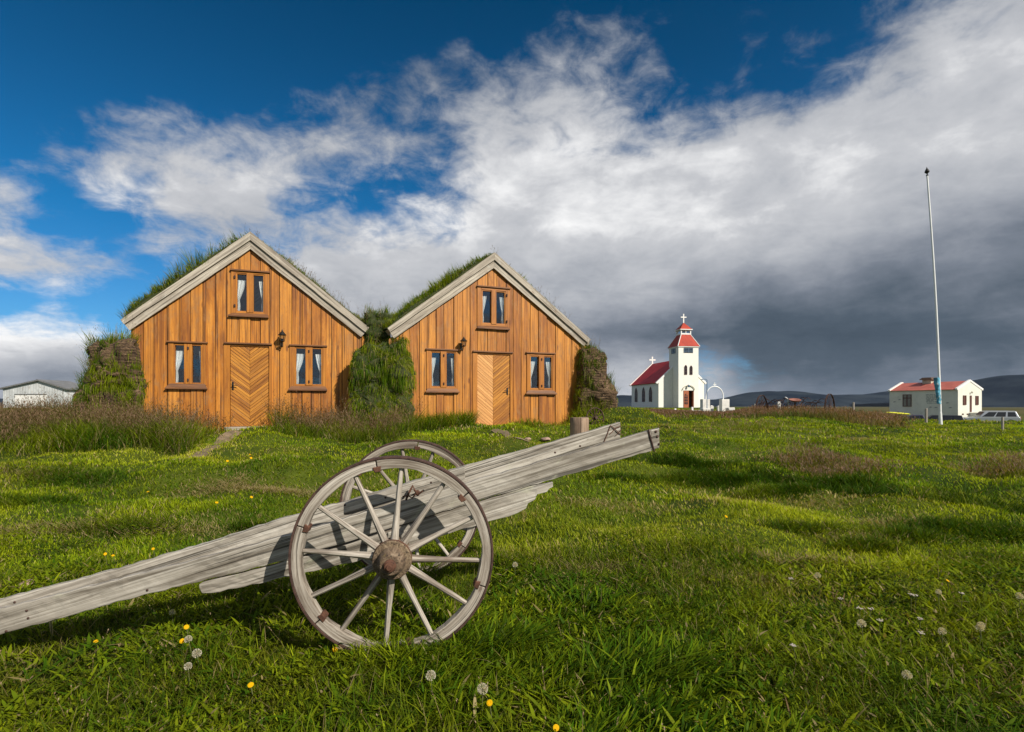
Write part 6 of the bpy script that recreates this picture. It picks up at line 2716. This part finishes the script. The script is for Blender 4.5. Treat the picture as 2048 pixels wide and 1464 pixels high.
# thatch: patches of dead mown grass lying on the lawn
for (px, py, rx_, ry_, n) in ((480, 975, 0.45, 0.16, 1500), (560, 985, 0.3, 0.1, 700), (300, 1062, 0.35, 0.10, 900), (90, 1060, 0.4, 0.10, 800), (60, 950, 0.4, 0.12, 700), (1350, 858, 0.9, 0.3, 900), (1480, 862, 1.0, 0.3, 900),
                              (1720, 880, 0.5, 0.2, 500), (1800, 1050, 0.25, 0.10, 600), (1720, 1080, 0.2, 0.08, 400), (1440, 1160, 0.35, 0.06, 700), (1300, 1140, 0.3, 0.05, 500), (1600, 1130, 0.3, 0.06, 500), (1960, 950, 0.3, 0.1, 400), (1180, 1010, 0.3, 0.1, 400), (1640, 1010, 0.3, 0.1, 400)):
    x0, y0 = ground_at(px, py)
    x, y = x0 + RNG.normal(0, rx_, n), y0 + RNG.normal(0, ry_, n)
    cb = lerp3((0.24, 0.19, 0.07), (0.42, 0.33, 0.17), RNG.uniform(0, 1, n))
    rb.blades(np.stack([x, y, zt(x, y) + 0.012], -1), RNG.uniform(0.02, 0.06, n), RNG.uniform(0.002, 0.004, n) * (1 + y0 / 8), RNG.uniform(0.8, 2.2, n), RNG.uniform(0.1, 0.6, n), cb * 0.8, cb, K=3)
o = rb.build('dry_stalks', M['blade'])
tag(o, 'thin dry stalks standing up through the foreground grass', 'dry stalks', kind='stuff')

# ---- rank grass with brown panicles by the houses
rb = Ribbons()
x, y = scatter(8.4, 14.5, 820, 0.2)
t = in_tall(x, y)
m = (RNG.uniform(0, 1, len(x)) < t) & ~blocked(x, y)
x, y, t = x[m], y[m], t[m]
n = len(x)
z = zt(x, y)
c0, c1 = green(n, x * 0.8, y * 0.8, 0.12, 0.0, 0.42)
hh = (0.10 + 0.52 * vnoise(x * 1.4, y * 1.4, 101)) * (0.45 + 0.55 * t)
hh *= np.where(x > -5.2, 0.85 + 0.45 * sstep(y, 11.3, 12.6), 1.0)
rb.blades(np.stack([x, y, z], -1), hh * RNG.uniform(0.6, 1.3, n), RNG.uniform(0.006, 0.013, n), RNG.uniform(0.1, 0.6, n), RNG.uniform(0.1, 0.7, n), c0, c1, K=4)
k = RNG.uniform(0, 1, n) < 0.34 * np.clip(3.0 * (vnoise(x * 0.9, y * 0.9, 103) - 0.22), 0.03, 1)
seedheads(rb, np.stack([x, y, z], -1)[k], (hh[k] + 0.20) * RNG.uniform(0.8, 1.3, int(k.sum())), STEM, ((0.14, 0.085, 0.055), (0.27, 0.18, 0.11)), 0.0042, 0.45, 7, 0.45, 0.045)
# small growth along the foot of the right house
x = RNG.uniform(-3.3, 2.6, 9000)
lxr = x
y = HR.Y0 + (x - HR.X0) * math.tan(HR.a) - RNG.uniform(0.05, 0.9, 9000) ** 1.3
cl = vnoise(x * 2.2, y * 2, 105)
m = (RNG.uniform(0, 1, 9000) < cl) & (path_dist(x, y, PATH2) > 0.35) & (np.abs(x - HR.X0) > 0.45)
x, y, cl = x[m], y[m], cl[m]
n = len(x)
c0, c1 = green(n, x, y, 0.08, 0.0, 0.45)
rb.blades(np.stack([x, y, zt(x, y)], -1), (0.08 + 0.36 * cl) * RNG.uniform(0.5, 1.2, n), RNG.uniform(0.006, 0.012, n), RNG.uniform(0.1, 0.6, n), RNG.uniform(0.1, 0.6, n), c0, c1, K=4)
o = rb.build('tall_grass', M['blade'])
tag(o, 'rank tall grass with brown purple seed heads in front of the houses', 'tall grass', kind='stuff')

# ---- reddish field grass on the right
rb = Ribbons()
x, y = scatter(15, 48, 62)
t = in_field(x, y)
m = (RNG.uniform(0, 1, len(x)) < t) & ~blocked(x, y)
x, y = x[m], y[m]
n = len(x)
z = zt(x, y)
c1 = lerp3((0.08, 0.13, 0.012), (0.22, 0.155, 0.07), np.clip(RNG.normal(0.5, 0.3, n) + 1.3 * (vnoise(x * 0.7, y * 0.5, 111) - 0.5), 0, 1))
hh = 0.10 + 0.36 * vnoise(x * 0.8, y * 0.8, 112)
hh *= (1 - 0.45 * sstep(y, 30, 44)) * (0.30 + 0.55 * sstep(x / y, 0.38, 0.46))
rb.blades(np.stack([x, y, z], -1), hh * RNG.uniform(0.6, 1.3, n), RNG.uniform(0.012, 0.028, n), RNG.uniform(0.1, 0.5, n), RNG.uniform(0.1, 0.5, n), c1 * 0.6, c1, K=3)
k = RNG.uniform(0, 1, n) < 0.65 * vnoise(x * 0.5, y * 0.5, 119) + 0.1
seedheads(rb, np.stack([x, y, z], -1)[k], (hh[k] * 1.15 + 0.02) * RNG.uniform(0.8, 1.25, int(k.sum())), STEM, ((0.15, 0.085, 0.06), (0.28, 0.17, 0.12)), 0.009, 0.3, 5, 0.4, 0.06)
o = rb.build('field_grass', M['blade'])
tag(o, 'reddish brown rank grass in the field before the church', 'field grass', kind='stuff')

# ---- individual tussocks
def tussock(px, py, rx, n, h, label, brown=0.5):
    x0, y0 = ground_at(px, py)
    x = RNG.normal(0, rx, n)
    y = RNG.normal(0, rx * 0.6, n)
    z = zt(x + x0, y + y0) - zg(x0, y0)
    r_ = Ribbons()
    c0, c1 = green(n, x, y, 0.2, 0.0, 0.5)
    fade = np.exp(-(x / rx) ** 2 * 0.25)
    r_.blades(np.stack([x, y, z], -1), h * RNG.uniform(0.4, 0.9, n) * fade, RNG.uniform(0.004, 0.008, n), RNG.uniform(0.1, 0.8, n), RNG.uniform(0.1, 0.7, n), c0, c1, K=4)
    k = RNG.uniform(0, 1, n) < brown
    seedheads(r_, np.stack([x, y, z], -1)[k], h * fade[k] * RNG.uniform(0.7, 1.2, int(k.sum())), STEM, ((0.17, 0.11, 0.08), (0.30, 0.20, 0.15)), 0.0035, 0.4, 6, 0.45, 0.03)
    o = r_.build('grass_tussock', M['blade'])
    o.location = (x0, y0, zg(x0, y0))
    tag(o, label, 'grass tussock', 'brown seeding tussocks on the lawn')


tussock(1618, 938, 0.30, 900, 0.30, 'brown seeding tussock beside the shaded dip, largest on the lawn')
tussock(1690, 955, 0.35, 800, 0.20, 'low brown tussock just right of the largest lawn tussock')
tussock(2035, 945, 0.40, 900, 0.26, 'brown seeding tussock at the right edge of the lawn')
tussock(1500, 862, 0.7, 500, 0.30, 'small green brown tussock at the field edge behind the cart shafts', 0.3)


# ------------------------------------------------------------------ flowers
def petals_head(mb_r, c, nrm, rad, n, rings, col, w):
    nrm = np.array(nrm)
    a = np.cross(nrm, [0.3, 0.2, 0.9])
    a /= np.linalg.norm(a)
    b = np.cross(nrm, a)
    for k in range(rings):
        th = np.linspace(0, 2 * np.pi, n, endpoint=False) + k * 0.4
        rr = rad * (1 - 0.27 * k)
        d = np.cos(th)[:, None] * a + np.sin(th)[:, None] * b
        s = -np.sin(th)[:, None] * a + np.cos(th)[:, None] * b
        up = nrm[None, :] * (0.25 + 0.3 * k) * rr
        P = np.stack([np.tile(c, (n, 1)) + nrm * 0.001 * k, c + d * rr * 0.55 + up * 0.8, c + d * rr + up * 0.55], 1)
        W = s[:, None, :] * (w * np.array([0.3, 1.0, 0.8]))[None, :, None]
        C = np.tile(np.array(col)[None, None, :], (n, 3, 1)) * RNG.uniform(0.85, 1.1, (n, 1, 1))
        mb_r.add(P, W, C)


STEMC = np.array([0.10, 0.12, 0.03])


def stem_part(root, p1, r, mat='stem'):
    m = MB()
    q = Vector(p1)
    m.path([Vector((0, 0, -0.02)), q * 0.5 + Vector((0.004, 0.003, 0)), q], r, 5)
    return m.build('stem', mat, root)


M['stem'] = plain('green_flower_stem', (0.11, 0.12, 0.035), 0.6, 0, 0.15, 30, 0.1)
M['receptacle'] = plain('seed_head_core', (0.20, 0.15, 0.08), 0.8, 0, 0.15, 60, 0.2)


def flower_at(px, py, h, name, cat, label, group):
    x, y = ground_at(px, py, h)
    z = zg(x, y)
    root = empty(name, (x, y, z), 0, label, cat, group)
    top = np.array([random.uniform(-.012, .012), random.uniform(-.012, .012), h])
    return root, top


def dandelion(px, py, label, h=0.09, rad=0.017):
    root, top = flower_at(px, py, h, 'dandelion', 'dandelion', label, 'yellow dandelions in the grass')
    stem_part(root, top, 0.0022)
    r_ = Ribbons()
    nr = np.array([0.35, -0.55, 0.75])
    nr /= np.linalg.norm(nr)
    nr = nr + RNG.normal(0, 0.25, 3)
    nr /= np.linalg.norm(nr)
    petals_head(r_, top, nr, rad, 17, 3, (0.82, 0.50, 0.006), 0.0022)
    r_.build('flower_head', M['blade'], root)


def clock(px, py, label, h=0.11, rad=0.02):
    rad *= random.uniform(0.8, 1.12)
    root, top = flower_at(px, py, h, 'dandelion_clock', 'dandelion clock', label, 'white dandelion clocks in the grass')
    stem_part(root, top, 0.002)
    r_ = Ribbons()
    n = 170
    v = RNG.normal(0, 1, (n, 3))
    v /= np.linalg.norm(v, axis=1)[:, None]
    v = v[v[:, 2] > -0.75]
    n = len(v)
    s = np.cross(v, RNG.normal(0, 1, (n, 3)))
    s /= np.linalg.norm(s, axis=1)[:, None]
    col = np.tile(np.array([0.62, 0.58, 0.52])[None, None, :], (n, 3, 1))
    P = np.stack([top + v * rad * 0.15, top + v * rad * 0.8, top + v * rad], 1)
    r_.add(P, s[:, None, :] * (rad * np.array([0.008, 0.010, 0.10]))[None, :, None], col)
    s2 = np.cross(v, s)
    r_.add(P[:, 1:, :] if False else P, s2[:, None, :] * (rad * np.array([0.008, 0.010, 0.10]))[None, :, None], col)
    r_.build('seed_ball', M['fluff'], root)
    m = MB()
    m.lathe([(-0.002, 0.001), (0.0, 0.003), (0.003, 0.0025), (0.004, 0.001)], top, (0, 0, 1), 8)
    m.build('seed_core', 'receptacle', root)


def yarrow(px, py, label, h=0.12, rad=0.0145):
    root, top = flower_at(px, py, h, 'yarrow', 'white flower', label, 'small white yarrow flowers on the right')
    stem_part(root, top, 0.0018)
    r_ = Ribbons()
    for k in range(12):
        a, rr = RNG.uniform(0, 2 * np.pi), rad * math.sqrt(RNG.uniform(0, 1))
        c = top + np.array([rr * math.cos(a), rr * math.sin(a), 0.004 + 0.004 * RNG.uniform(-1, 1)])
        petals_head(r_, c, np.array([0.1, -0.35, 0.93]), 0.0042, 5, 1, (0.50, 0.45, 0.42), 0.0016)
        P = np.stack([top - np.array([0, 0, 0.02]), (top + c) / 2 - np.array([0, 0, 0.006]), c], 0)[None]
        r_.add(P, np.tile(np.array([0.0008, 0, 0]), (1, 3, 1)), np.tile(STEMC, (1, 3, 1)))
    r_.build('flower_head', M['fluff'], root)


D = [(375, 1257, 'yellow dandelion below the cart shaft, the upper one of a close pair', .10), (364.5, 1284, 'yellow dandelion below the cart shaft, the lower one of a close pair', .10),
     (675, 1300, 'yellow dandelion at the foot of the near cart wheel', .04), (212, 1108, 'larger yellow dandelion above the lowered end of the shafts', .10),
     (230, 1111, 'faded yellow dandelion touching the larger one above the shafts', .08), (308, 1099, 'small yellow dandelion on the upper edge of the far shaft', .08),
     (294, 984, 'yellow dandelion alone in the middle of the left lawn', .08), (435, 1006, 'yellow dandelion on the lawn left of the far wheel', .08),
     (503, 995, 'yellow dandelion by the bare patch left of the far wheel', .08), (454, 922, 'tall stalked yellow dandelion right of the path end', .22),
     (500, 909, 'pale yellow dandelion near the rank grass right of the path', .12), (504, 916, 'paler yellow dandelion just under the one right of the path', .10),
     (982, 1409, 'orange yellow dandelion low in the middle foreground', .10), (504, 1373, 'small orange dandelion in the lower left foreground', .08),
     (1112, 1457, 'yellow dandelion cut by the bottom edge of the photo', .10), (1452, 1033, 'small yellow flower on the sunny lawn right of the cart', .06),
     (191, 1285, 'tiny yellow flower in the lower left grass', .05), (1897, 1162, 'orange dandelion in the grass near the right edge', .08)]
for (px, py, lb, h) in D:
    dandelion(px, py, lb, h, (0.0125 if py > 1050 else 0.017) * random.uniform(0.8, 1.1))
Cc = [(100, 1239, 'dandelion clock in front of the lowered shaft end', .14), (343, 1225, 'dandelion clock in the shadow just below the cart shaft', .12),
      (383, 1280, 'dandelion clock beside the yellow pair below the shaft', .12), (376, 1331, 'fullest dandelion clock in the left foreground', .12),
      (396, 1310, 'brownish dandelion clock between two others on the left', .10), (862, 1351, 'dandelion clock below the near wheel towards the right', .13),
      (960, 1386, 'large hazy dandelion clock above the orange dandelion', .12), (1640, 1153, 'dandelion clock at the top edge of the weedy strip on the right', .14),
      (1878, 1186, 'white dandelion clock in the upper right weeds', .14), (2037, 1192, 'dandelion clock at the right edge of the photo', .14),
      (1727, 1250, 'largest dandelion clock in the middle of the right weeds', .14), (1884, 1267, 'brown tinged dandelion clock left of a close white pair', .12),
      (1958, 1253, 'upper left dandelion clock of a close pair near the right edge', .14), (1967, 1261, 'lower right dandelion clock of a close pair near the right edge', .13),
      (1812, 1350, 'withered dandelion clock low in the right foreground', .10), (1028, 1131, 'small dandelion clock right of the near wheel rim', .10)]
for (px, py, lb, h) in Cc:
    clock(px, py, lb, h, 0.020 if py > 1200 else 0.019)
Yw = [(1582, 1160, 'small white yarrow at the upper left of the weedy strip'), (1718, 1217, 'white yarrow above the largest dandelion clock'),
      (1741, 1221, 'white yarrow right of the one above the largest clock'), (1822, 1192, 'white yarrow left of the upper right dandelion clock'),
      (1828, 1193, 'white yarrow touching its neighbour left of the upper right clock'), (1839, 1238, 'white yarrow in the dark hollow of the right weeds'),
      (1838, 1268, 'white yarrow below the dark hollow on the right'), (1592, 1296, 'lone white yarrow low at the left of the right weeds'),
      (1922, 1188, 'white yarrow between the upper right clock and the right edge'), (1758, 1243, 'pinkish white yarrow right of the largest clock'),
      (1680, 1198, 'faint white yarrow at the middle of the weedy strip')]
for (px, py, lb) in Yw:
    yarrow(px, py, lb)

# ------------------------------------------------------------------ the air between here and the hills
def make_haze():
    m = bpy.data.materials.new('thin_blue_air')
    m.use_nodes = True
    nt = m.node_tree
    for n in list(nt.nodes):
        if n.type != 'OUTPUT_MATERIAL':
            nt.nodes.remove(n)
    v = nt.nodes.new('ShaderNodeVolumePrincipled')
    v.inputs['Color'].default_value = (0.62, 0.76, 1.0, 1)
    v.inputs['Density'].default_value = 0.000018
    v.inputs['Anisotropy'].default_value = 0.2
    nt.links.new(v.outputs[0], [n for n in nt.nodes if n.type == 'OUTPUT_MATERIAL'][0].inputs['Volume'])
    mb = MB()
    mb.box((-7000, -500, -20), (7000, 9400, 300))
    o = mb.build('haze', m)
    tag(o, 'thin bluish air that pales the far hills', 'haze', kind='stuff')


make_haze()
